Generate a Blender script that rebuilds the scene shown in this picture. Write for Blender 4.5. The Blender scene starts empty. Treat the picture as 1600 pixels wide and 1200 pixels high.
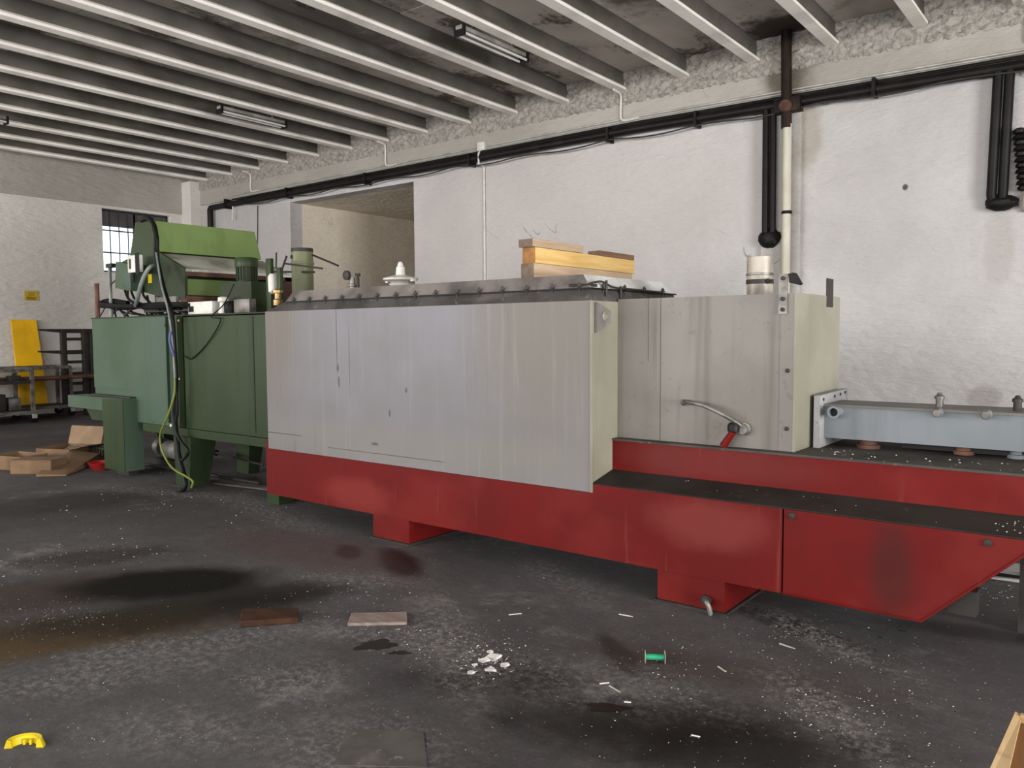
import bpy, bmesh, math, random
from mathutils import Vector, Matrix
random.seed(7)
S = bpy.context.scene
# ------------------------------------------------------------------ camera
F, PIT, ROLL, YAW, CZ = 1256.5, 0.06298, -0.005829, 0.6606, 1.6
cyw, syw = math.cos(YAW), math.sin(YAW)
FWD = Vector((-syw*math.cos(PIT), cyw*math.cos(PIT), -math.sin(PIT)))
R0 = Vector((cyw, syw, 0)); U0 = R0.cross(FWD)
RT = math.cos(ROLL)*R0 + math.sin(ROLL)*U0
UP = -math.sin(ROLL)*R0 + math.cos(ROLL)*U0
CP = Vector((0, 0, CZ))
cd = bpy.data.cameras.new('camera'); cam = bpy.data.objects.new('camera', cd)
S.collection.objects.link(cam); S.camera = cam
cd.sensor_width = 36; cd.lens = F/1600*36; cd.clip_end = 200; cd.clip_start = .05
m = Matrix.Identity(4)
for i in range(3):
    m[i][0] = RT[i]; m[i][1] = UP[i]; m[i][2] = -FWD[i]; m[i][3] = CP[i]
cam.matrix_world = m
# ------------------------------------------------------------------ world, light, exposure
S.view_settings.view_transform = 'Standard'; S.view_settings.look = 'None'
S.view_settings.gamma = 1; S.view_settings.use_curve_mapping = False
S.view_settings.exposure = 0.0
w = bpy.data.worlds.new('sky'); S.world = w; w.use_nodes = True
w.node_tree.nodes['Background'].inputs[0].default_value = (.86, .93, 1, 1)
w.node_tree.nodes['Background'].inputs[1].default_value = 2.0
def area(name, loc, rot, sx, sy, power, col):
    l = bpy.data.lights.new(name, 'AREA'); l.shape = 'RECTANGLE'; l.size = sx; l.size_y = sy
    l.energy = power; l.color = col
    o = bpy.data.objects.new(name, l); S.collection.objects.link(o); o.location = loc; o.rotation_euler = rot
    return o
# daylight entering by the big door on the right and by the window band behind the camera
area('daylight_door', (8.9, 1.2, 2.2), (0, math.radians(96), 0), 4.2, 6.0, 1500, (1, .985, .965))
for wx, wp in ((4.5, 380), (-3.0, 680), (-13.0, 1200)):
    area('daylight_window', (wx, -6.85, 2.9), (math.radians(100), 0, 0), 5.6 if wx > 0 else (9.0 if wx == -3 else 7.0), 2.2, wp, (1, .985, .965))
# added upward lamp brightening the ceiling, standing for light off an unseen yard
area('yard_bounce_fill', (9.6, 1.2, .5), (0, math.radians(125), 0), 1.6, 6.0, 550, (1, .98, .95))

# ------------------------------------------------------------------ pixel -> point on a real plane
def ray(x, y): return FWD + RT*((x-800)/F) - UP*((y-600)/F)
def onX(x, y, v): d = ray(x, y); return CP + d*(v/d.x)
def onY(x, y, v): d = ray(x, y); return CP + d*(v/d.y)
def onZ(x, y, v=0): d = ray(x, y); return CP + d*((v-CZ)/d.z)

# ------------------------------------------------------------------ materials
def lin(c):
    c = [v/255 for v in c]
    return tuple([(v/12.92 if v <= .04045 else ((v+.055)/1.055)**2.4) for v in c]) + (1,)
class NT:
    def __init__(s, name, world=False):
        s.m = bpy.data.materials.new(name); s.m.use_nodes = True; s.t = s.m.node_tree
        s.b = s.t.nodes['Principled BSDF']
        s.tc = s.t.nodes.new('ShaderNodeNewGeometry').outputs['Position'] if world else s.t.nodes.new('ShaderNodeTexCoord').outputs['Object']
    def n(s, k, **kw):
        x = s.t.nodes.new(k)
        for a, v in kw.items(): setattr(x, a, v)
        return x
    def link(s, a, b): s.t.links.new(a, b)
    def noise(s, scale, sv=(1,1,1), detail=4, rough=.55, loc=(0,0,0), dist=0):
        mp = s.n('ShaderNodeMapping'); mp.inputs['Scale'].default_value = sv; mp.inputs['Location'].default_value = loc
        s.link(s.tc, mp.inputs[0])
        x = s.n('ShaderNodeTexNoise'); x.inputs['Scale'].default_value = scale; x.inputs['Detail'].default_value = detail
        x.inputs['Roughness'].default_value = rough; x.inputs['Distortion'].default_value = dist
        s.link(mp.outputs[0], x.inputs[0]); return x.outputs[0]
    def ramp(s, v, a, b, lo=0, hi=1):
        x = s.n('ShaderNodeMapRange'); x.inputs[1].default_value = a; x.inputs[2].default_value = b
        x.inputs[3].default_value = lo; x.inputs[4].default_value = hi; x.interpolation_type = 'SMOOTHSTEP'
        s.link(v, x.inputs[0]); return x.outputs[0]
    def mix(s, fac, a, b):
        x = s.n('ShaderNodeMix', data_type='RGBA')
        if hasattr(fac, 'node'): s.link(fac, x.inputs[0])
        else: x.inputs[0].default_value = fac
        for i, v in ((6, a), (7, b)):
            if hasattr(v, 'node'): s.link(v, x.inputs[i])
            else: x.inputs[i].default_value = v
        return x.outputs[2]
    def math(s, op, a, b=0):
        x = s.n('ShaderNodeMath', operation=op)
        for i, v in ((0, a), (1, b)):
            if hasattr(v, 'node'): s.link(v, x.inputs[i])
            else: x.inputs[i].default_value = v
        return x.outputs[0]
    def blob(s, c, r, rot=0, ns=3, na=.5, edge=.35):
        """a stain or shade patch with a ragged outline centred at c (object space), radii r"""
        mp = s.n('ShaderNodeMapping', vector_type='TEXTURE'); mp.inputs['Location'].default_value = c
        mp.inputs['Rotation'].default_value = (0, 0, rot); mp.inputs['Scale'].default_value = r
        s.link(s.tc, mp.inputs[0])
        ln = s.n('ShaderNodeVectorMath', operation='LENGTH'); s.link(mp.outputs[0], ln.inputs[0])
        nz = s.noise(ns, detail=5, rough=.65, loc=c)
        v = s.math('ADD', ln.outputs['Value'], s.math('MULTIPLY', s.math('SUBTRACT', nz, .5), na*2))
        return s.ramp(v, 1-edge, 1+edge, 1, 0)
    def fin(s, col, rough=.6, metal=0, bump=None, bstr=.2, bdist=.01, spec=.5):
        if hasattr(col, 'node'): s.link(col, s.b.inputs['Base Color'])
        else: s.b.inputs['Base Color'].default_value = col
        if hasattr(rough, 'node'): s.link(rough, s.b.inputs['Roughness'])
        else: s.b.inputs['Roughness'].default_value = rough
        s.b.inputs['Metallic'].default_value = metal
        s.b.inputs['Specular IOR Level'].default_value = spec
        if bump is not None:
            x = s.n('ShaderNodeBump'); x.inputs['Strength'].default_value = bstr; x.inputs['Distance'].default_value = bdist
            s.link(bump, x.inputs['Height']); s.link(x.outputs[0], s.b.inputs['Normal'])
        return s.m
def paint(name, c, c2=None, sc=1.5, c3=None, streak=0, ssv=(12,12,.6), spot=None, spa=.5, rough=.55, metal=0, b=.1, spec=.4):
    t = NT(name); c2 = c2 or tuple(int(v*.8) for v in c)
    col = t.mix(t.ramp(t.noise(sc, detail=5), .38, .64), lin(c), lin(c2))
    if c3: col = t.mix(t.math('MULTIPLY', t.ramp(t.noise(1.0, ssv, detail=4), .5, .72), streak), col, lin(c3))
    if spot: col = t.mix(t.math('MULTIPLY', t.ramp(t.noise(14, detail=6, rough=.7), .60, .68), spa), col, lin(spot))
    return t.fin(col, rough, metal, t.noise(30, detail=4), b, .004, spec)

def wall_material(name, base, dark, stains_and_shade=(), cracks=True, base_s=.6):
    t = NT(name)
    col = t.mix(t.ramp(t.noise(.35, detail=6), .35, .68), lin(base), lin(dark))
    col = t.mix(t.math('MULTIPLY', t.ramp(t.noise(1.0, (2.5,2.5,.6), detail=5), .60, .85), .16), col, lin((140,132,124)))
    for c, r, k, a in stains_and_shade:
        col = t.mix(t.math('MULTIPLY', t.blob(c, r, ns=2.2, na=.6), a), col, lin(k))
    # fine cracks: thin iso-lines of a warped noise, only in some places
    n1 = t.noise(.55, detail=3, rough=.5, dist=.6, loc=(3,1,9))
    iso = t.ramp(t.math('ABSOLUTE', t.math('SUBTRACT', n1, .47)), .0, .0022, 1, 0)
    msk = t.ramp(t.noise(.8, loc=(9,4,2)), .56, .62)
    col = t.mix(t.math('MULTIPLY', t.math('MULTIPLY', iso, msk), .55), col, lin((70,62,58)))
    # small chips
    col = t.mix(t.math('MULTIPLY', t.ramp(t.noise(9, detail=2, loc=(5,5,5)), .80, .83), .6), col, lin((90,82,78)))
    h = t.math('ADD', t.noise(5, (1,1,2.6), detail=5, rough=.6), t.math('MULTIPLY', t.noise(1.3, (.7,.7,2.5), detail=2), 1.2))
    return t.fin(col, .9, 0, h, .6, .06, .2)
WALL = wall_material('whitewash', (200,197,196), (180,176,175), stains_and_shade=[
    ((-1.38,10.61,.83), (.16,.3,.13), (140,134,130), .55), ((-1.27,10.61,2.55), (.14,.3,.5), (150,142,136), .3),
    ((-3.72,10.61,3.0), (.28,.3,1.5), (150,143,135), .5), ((-2.26,10.61,3.32), (.03,.3,.035), (60,54,50), .9),  # first entry paints the shade behind the pipes, second is a hole
    ((-3.4,10.61,4.1), (.16,.3,.45), (140,126,100), .45), ((-15.5,10.61,3.2), (2.2,.3,1.6), (172,166,166), .6),  # brownish mark, then a broad darker tone toward the left end
    ((-7.5,10.61,3.4), (3.5,.4,1.3), (190,180,176), .5)])  # broad darker tone across the middle of the wall
WALL_L = wall_material('whitewash_far', (216,212,206), (198,193,187))
BEAMW = wall_material('ring_beam_plaster', (173,168,161), (154,149,141), stains_and_shade=[((-3.66,10.6,5.0), (.35,.4,.5), (97,88,76), .8)])  # plaster colour scaled down for the shadow below the ceiling slab
PASS = wall_material('passage_plaster', (232,222,206), (220,208,190))
def stucco():
    t = NT('rough_stucco')
    col = t.mix(t.ramp(t.noise(16, detail=6, rough=.7), .4, .65), lin((160,154,147)), lin((128,123,117)))  # greys darkened to paint the shadow directly under the slab
    return t.fin(col, .95, 0, t.noise(26, detail=5), .6, .015, .1)
STUCCO = stucco()
def slab():
    t = NT('ceiling_slab', True)
    col = t.mix(t.ramp(t.noise(.6, detail=5), .35, .65), lin((206,198,190)), lin((172,165,158)))
    f = t.ramp(t.noise(.45, (1.4,.8,1), detail=7, rough=.68, loc=(2.2,.4,0)), .55, .62)
    col = t.mix(t.math('MULTIPLY', f, .8), col, lin((66,54,43)))
    f2 = t.ramp(t.noise(1.6, (2.5,.8,1), detail=7, rough=.7, loc=(7,1,0)), .62, .67)
    col = t.mix(t.math('MULTIPLY', f2, .7), col, lin((38,32,28)))
    for c, r, a in [((-2.5,8.4,0),(.8,1.4,1),.55), ((-4.4,7.2,0),(.8,1.4,1),.75), ((-6.4,5.6,0),(.9,1.2,1),.7), ((-8.3,6.2,0),(.7,2,1),.6), ((-3.7,10.3,0),(.45,.5,1),.9)]:
        col = t.mix(t.math('MULTIPLY', t.blob(c, (r[0],r[1],40), ns=3, na=.9), a), col, lin((50,42,34)))
    return t.fin(col, .9, 0, t.noise(10), .3, .01, .1)
SLAB = slab()
BEAMC = paint('joist_concrete_lit', (250,246,238), (238,232,224), 1.5, (110,100,90), .35, (1,1,1), rough=.85, b=.3, spec=.2)  # pale copy of the concrete, paints the light on the flanges
WEBC = paint('joist_concrete_shaded', (107,102,97), (92,88,82), 1.5, (45,39,33), .5, (3,.8,3), rough=.9, b=.3, spec=.1)  # dark copy of the same concrete, paints the shade on the webs

def floor_mat():
    t = NT('stained_concrete_floor')
    col = t.mix(t.ramp(t.noise(.5, detail=7, rough=.6), .36, .66), lin((72,70,71)), lin((88,86,87)))
    col = t.mix(t.ramp(t.noise(1.3, (1,1.8,1), detail=8, rough=.7, loc=(4,2,0)), .56, .76, 0, .5), col, lin((58,54,53)))
    m1 = t.ramp(t.noise(7, (1,1.5,1), detail=8, rough=.78, loc=(2,2,0)), .42, .62)
    col = t.mix(t.math('MULTIPLY', m1, .35), col, lin((62,58,57)))
    m2 = t.ramp(t.noise(38, detail=6, rough=.8, loc=(5,2,0)), .52, .66)
    col = t.mix(t.math('MULTIPLY', m2, .28), col, lin((124,121,119)))
    m3 = t.ramp(t.noise(22, detail=6, rough=.8, loc=(8,2,0)), .60, .70)
    col = t.mix(t.math('MULTIPLY', m3, .4), col, lin((40,37,36)))
    dust = t.ramp(t.noise(.8, (1,1.5,1), detail=9, rough=.72, loc=(1,7,0)), .53, .72)
    fine = t.ramp(t.noise(9, detail=8, rough=.8), .40, .66)
    col = t.mix(t.math('MULTIPLY', t.math('MULTIPLY', dust, fine), .65), col, lin((160,155,151)))
    def P(x, y): v = onZ(x, y); return (v.x, v.y, 0)
    def st(px, py, rx, ry, rot, c, a, na=.5, ns=1.5, edge=.5):
        nonlocal col
        col = t.mix(t.math('MULTIPLY', t.blob(P(px,py), (rx,ry,1), rot, ns, na, edge), a), col, lin(c))
    rt = -.9
    st(110, 990, .85, .30, 1.1, (74,58,34), .85, .8, 4)
    st(60, 930, .8, .35, 1.1, (58,46,40), .7)
    st(262, 912, .62, .34, .9, (17,15,12), .97, .35, 2, .35)
    st(260, 960, .75, .28, 1.0, (30,27,24), .75, .8, 3)
    st(420, 930, .45, .22, 1.0, (30,26,24), .8, .6, 3)
    st(150, 870, .5, .22, 1.0, (48,40,36), .6, .9, 5)
    st(625, 878, .36, .13, 2.6, (36,14,12), .92, .5, 4, .4)
    st(545, 862, .2, .09, 2.6, (34,22,20), .85, .5, 4)
    st(480, 860, .9, .35, 0, (84,66,66), .5)
    st(1010, 1130, .55, .22, .6, (32,29,28), .85, .8, 4)
    st(1150, 1170, .5, .22, .6, (26,24,23), .8, .8, 4)
    st(780, 1060, .4, .16, .6, (34,31,30), .7, .8, 4)
    st(965, 1020, .25, .06, 2.4, (36,32,31), .8, .6, 3)
    st(1500, 985, .35, .12, .2, (42,38,37), .8, .6, 3)
    st(1100, 1040, .6, .2, .2, (66,56,53), .6, .7, 2)
    st(1230, 975, .45, .1, 2.8, (42,37,36), .8, .8, 6)
    st(60, 790, 1.6, .5, 1.2, (48,45,44), .7)
    st(60, 690, 2.0, .8, 1.2, (62,57,54), .6)
    # pale dusty bands
    def dustb(px, py, rx, ry, rot, a, na=.8, ns=6):
        nonlocal col
        f = t.math('MULTIPLY', t.blob(P(px,py), (rx*1.2,ry*1.3,1), rot, 3, 1.1, .9), t.ramp(t.noise(24, detail=9, rough=.85, loc=(px*.01,0,0)), .46, .60))
        col = t.mix(t.math('MULTIPLY', f, a), col, lin((160,156,154)))
    for q in [(700,1000,.5,.12,2.5,.55), (560,905,.3,.1,.5,.4), (1270,990,.4,.07,2.65,.75), (1290,1110,.35,.1,2.5,.5), (270,770,.9,.12,.3,.5),
              (420,800,.7,.12,-.2,.45), (300,1010,.55,.14,1.,.45), (140,1060,.5,.12,1.,.4), (560,1170,.25,.18,.6,.4), (455,1060,.2,.16,.6,.45),
              (900,1060,.5,.16,.3,.3), (270,1140,.3,.12,.5,.35), (580,990,.3,.1,.2,.4), (870,900,.5,.1,2.6,.3)]: dustb(*q)
    # tiny pale specks
    vs = t.n('ShaderNodeTexVoronoi'); vs.inputs['Scale'].default_value = 20; t.link(t.tc, vs.inputs[0])
    sp = t.math('MULTIPLY', t.ramp(vs.outputs['Distance'], .05, .11, 1, 0), t.ramp(t.noise(2.2, detail=5, rough=.7), .50, .60))
    col = t.mix(t.math('MULTIPLY', sp, .6), col, lin((170,165,160)))
    rg = t.ramp(t.noise(.9, detail=6, loc=(3,3,3)), .3, .7, .55, .85)
    h = t.math('ADD', t.noise(4, detail=8, rough=.7), t.math('MULTIPLY', t.noise(60, detail=3), .25))
    return t.fin(col, rg, 0, h, .35, .012, .12)
FLOOR = floor_mat()

def tank_mat():
    t = NT('galvanised_tank_sheet')
    col = t.mix(t.ramp(t.noise(.9, (1,1,1), detail=5, loc=(0,0,4)), .34, .66), lin((114,112,119)), lin((103,100,101)))
    col = t.mix(t.blob((1.35,-.6,.5), (.6,1,.9), ns=1, na=.4, edge=.6), col, lin((104,98,92)))
    col = t.mix(t.math('MULTIPLY', t.blob((-1.55,-.6,.6), (.28,1,.7), ns=1, na=.3, edge=.5), .85), col, lin((98,90,82)))
    col = t.mix(t.math('MULTIPLY', t.blob((0,-.6,-.45), (1.9,1.5,.16), ns=2, na=.5, edge=.6), .6), col, lin((114,109,101)))
    s1 = t.ramp(t.noise(1, (20,20,.8), detail=6, rough=.7, loc=(1,1,1)), .52, .8)
    col = t.mix(t.math('MULTIPLY', s1, .42), col, lin((134,131,128)))
    s2 = t.math('MULTIPLY', t.ramp(t.noise(1, (16,16,.6), detail=6, rough=.7, loc=(4,4,1)), .54, .8), t.ramp(t.noise(1.1, loc=(2,2,2)), .4, .6))
    col = t.mix(t.math('MULTIPLY', s2, .75), col, lin((74,68,64)))
    f = t.ramp(t.noise(5, (1,1,.6), detail=2, loc=(1,2,8)), .75, .77)
    col = t.mix(t.math('MULTIPLY', f, .6), col, lin((60,56,55)))
    for (cx,cz,rx,rz) in ((-.72,.13,.015,.03),(-.71,.02,.012,.04),(-.73,.38,.006,.30),(-.58,.2,.004,.28),(-.3,-.45,.04,.012),(-.13,-.2,.01,.03),(.05,-.02,.012,.02)):
        col = t.mix(t.math('MULTIPLY', t.blob((cx,-.615,cz), (rx,.3,rz), ns=20, na=.4, edge=.3), .75), col, lin((50,46,46)))
    return t.fin(col, .5, .0, t.noise(2.5, detail=3), .12, .02, .45)
TANK = tank_mat()
BOX2 = paint('grey_oven_sheet', (119,115,109), (106,101,95), 1.2, (78,73,66), .6, (9,9,.5), (62,58,51), .25, rough=.5, b=.05)
END = paint('pale_olive_end_sheet', (134,132,117), (122,119,104), 1.5, (103,98,83), .4, (8,8,.6), rough=.5, b=.05)
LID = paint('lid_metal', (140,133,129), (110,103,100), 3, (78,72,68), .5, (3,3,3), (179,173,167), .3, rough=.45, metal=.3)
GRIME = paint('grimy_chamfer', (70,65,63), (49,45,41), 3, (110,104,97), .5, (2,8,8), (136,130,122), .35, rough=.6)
LIDR = paint('lid_metal_lit_end', (250,250,250), (202,200,197), 3, rough=.35, metal=.3)  # brighter lid metal, paints the light on the right-hand bevel
def red_mat():
    t = NT('red_paint')
    col = t.mix(t.ramp(t.noise(1.2, detail=5), .35, .68), lin((96,13,11)), lin((84,14,12)))
    col = t.mix(t.math('MULTIPLY', t.ramp(t.noise(1.0, (1,1,1.4), detail=4, loc=(3,3,3)), .55, .68), .22), col, lin((124,44,40)))
    for c, r, k, a in [((2.08,-.65,.42),(.10,9,.22),(52,24,22),.6), ((1.1,-.65,.5),(.35,9,.13),(118,54,50),.5), ((1.0,-.65,.82),(.6,9,.1),(96,46,42),.4), ((-1.9,-.65,.33),(.35,9,.13),(124,44,40),.6)]:
        col = t.mix(t.math('MULTIPLY', t.blob(c, r, ns=4, na=.5, edge=.5), a), col, lin(k))
    s = t.ramp(t.noise(1, (16,16,1.2), detail=4), .62, .8)
    col = t.mix(t.math('MULTIPLY', s, .35), col, lin((130,74,68)))
    return t.fin(col, .55, 0, t.noise(3), .08, .01, .15)
RED = red_mat()
LEDGE = paint('dusty_dark_ledge', (44,41,37), (30,26,24), 1.5, (48,36,32), .35, (2,6,6), (88,85,79), .25, rough=.75, spec=.2)
BENCHTOP = paint('dirty_bench_top', (71,66,62), (49,46,43), 3, (39,26,22), .5, (3,3,3), (111,106,101), .5, rough=.8, spec=.2)
BLUEG = paint('blue_grey_paint', (110,115,120), (101,107,111), 1.4, (75,77,78), .35, (7,7,.6), rough=.5)
BLUET = paint('dull_trough_top', (103,100,97), (84,81,78), 3, (134,131,128), .4, (2,6,6), rough=.6)
PLATEW = paint('chipped_white_plate', (150,150,150), (134,134,134), 3, (72,66,61), .6, (8,8,3), (44,39,36), .8, rough=.6)
GREEN = paint('green_enamel', (48,61,38), (41,53,34), .9, (32,40,25), .4, (8,8,.5), rough=.42, spec=.2)
GREENB = paint('green_enamel_bluish', (70,87,73), (60,78,58), .8, (50,67,55), .4, (6,6,.5), rough=.42, spec=.2)
GREENL = paint('green_enamel_lit', (119,140,86), (110,129,77), 1.4, (87,103,62), .3, (6,6,.8), rough=.45, spec=.2)  # lighter green that paints the lit faces of the hood
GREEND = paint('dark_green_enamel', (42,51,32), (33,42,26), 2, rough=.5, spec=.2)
GREENP = paint('flue_green', (107,110,77), (93,96,65), 2, (65,67,46), .4, (8,8,.8), rough=.5)
DUSTY = paint('white_dust_on_sheet', (206,205,196), (140,140,124), 2.2, (92,96,78), .7, (3,1.2,3), (224,222,214), .5, rough=.9)
RUST = paint('rusty_steel', (104,72,58), (74,50,42), 5, (48,36,32), .6, (6,6,6), rough=.85, b=.4)
BLACKP = paint('black_pipe_paint', (22,19,18), (14,12,11), 3, (46,40,35), .3, (4,4,4), rough=.5, spec=.2)
BRNP = paint('tarred_brown_pipe', (32,22,16), (19,14,11), 4, (68,46,29), .5, (5,5,2), rough=.6, spec=.2)
CREAM = paint('cream_downpipe', (202,198,182), (186,180,162), 1.4, (140,124,92), .5, (14,14,.5), rough=.5)
GALV = paint('galvanised_conduit', (176,172,166), (150,146,140), 3, rough=.5, metal=.1)
STEEL = paint('worn_steel', (128,124,120), (90,86,82), 8, (70,60,54), .4, (6,6,6), rough=.45, metal=.5)
DARKST = paint('dark_steel', (52,48,45), (34,33,31), 5, (70,55,45), .4, (5,5,5), rough=.6, metal=.2)
BLK = paint('black_rubber', (16,16,17), (10,10,11), 6, rough=.55, spec=.2)
GREYC = paint('grey_cable', (120,126,120), (98,104,100), 6, rough=.5)
YGC = paint('yellow_green_wire', (109,113,41), (86,98,35), 6, rough=.5)
BLUEC = paint('blue_wire', (60,72,120), (50,58,100), 6, rough=.5)
WHITE = paint('white_plastic', (214,212,204), (196,192,184), 6, rough=.45)
TUBE = paint('unlit_lamp_tube', (206,206,200), (190,190,184), 3, rough=.25)
LAMPH = paint('lamp_housing', (140,136,130), (112,108,102), 3, rough=.5)
YEL = paint('yellow_board', (248,191,22), (224,171,20), 1.5, (184,137,27), .4, (4,4,1), rough=.5)
YELP = paint('yellow_plastic', (206,184,26), (176,150,22), 9, (130,104,30), .3, (6,6,6), rough=.45)
SIGNY = paint('sign_yellow', (190,164,40), (176,152,36), 4, rough=.6)
SIGNR = paint('sign_red_print', (150,84,34), (136,76,32), 4, rough=.6)
SPOOLG = paint('green_thread', (36,140,100), (24,112,78), 14, rough=.4)
CARD = paint('cardboard', (119,93,68), (104,80,59), 4, (86,65,47), .4, (6,6,6), rough=.85)
CARDL = paint('cardboard_pale', (141,119,93), (127,104,80), 4, rough=.85)
REDP = paint('red_plastic', (150,24,24), (120,20,20), 5, rough=.5)
BRASS = paint('brass', (150,122,80), (110,88,58), 8, rough=.35, metal=.6)
PLASTER = paint('plaster_lump', (213,208,204), (163,159,154), 18, rough=.9, b=.4)
SOOT = paint('sooty_flue', (168,160,148), (120,112,104), 5, (64,58,54), .7, (6,6,3), rough=.5, metal=.2)
PUD = paint('oil_puddle', (20,18,17), (15,14,13), 5, rough=.35, spec=.25)
FLOORP = paint('grimy_sheet', (88,84,80), (66,62,60), 4, (130,124,118), .5, (4,4,4), (170,164,158), .5, rough=.8)
def wood(name, c, c2, c3, ax=(1,12,12), rough=.75):
    t = NT(name)
    g = t.noise(1.6, ax, detail=6, rough=.6, dist=.8)
    col = t.mix(t.ramp(g, .35, .65), lin(c), lin(c2))
    col = t.mix(t.math('MULTIPLY', t.ramp(t.noise(3.5, (1,1.4,1.4), detail=3, loc=(6,1,1)), .66, .72), .6), col, lin(c3))
    return t.fin(col, rough, 0, g, .2, .004, .3)
WY = wood('yellow_pine', (205,172,112), (186,150,88), (152,108,59), (12,1,12))
WYE = wood('pine_end_grain', (155,110,63), (135,94,53), (108,72,42), (12,1,12))
WG = wood('weathered_pine', (177,154,128), (155,132,108), (117,95,77), (12,1,12))
WGE = wood('weathered_end_grain', (114,97,83), (97,83,70), (81,68,57), (12,1,12))
WD = wood('dark_board', (115,88,68), (94,70,53), (68,50,39), (12,1,12))
WRB = wood('oiled_brown_block', (67,39,20), (49,27,15), (23,13,8), (3,10,10))
WP = wood('pinkish_board', (140,124,118), (118,104,98), (88,78,74), (2,10,10))
WCR = wood('crate_plywood', (186,159,121), (172,143,104), (145,114,77), (9,1,9))
WCB = wood('crate_brown_board', (138,96,56), (116,80,46), (90,60,36), (9,1,9))
GLASSW = paint('dark_shutter', (92,90,90), (76,74,74), 2, rough=.6)
def glass_mat():
    t = NT('dusty_pane'); t.b.inputs['Transmission Weight'].default_value = 1; t.b.inputs['IOR'].default_value = 1.02
    return t.fin((.95,.97,1,1), .15, 0, None)
PANE = glass_mat()

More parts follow.
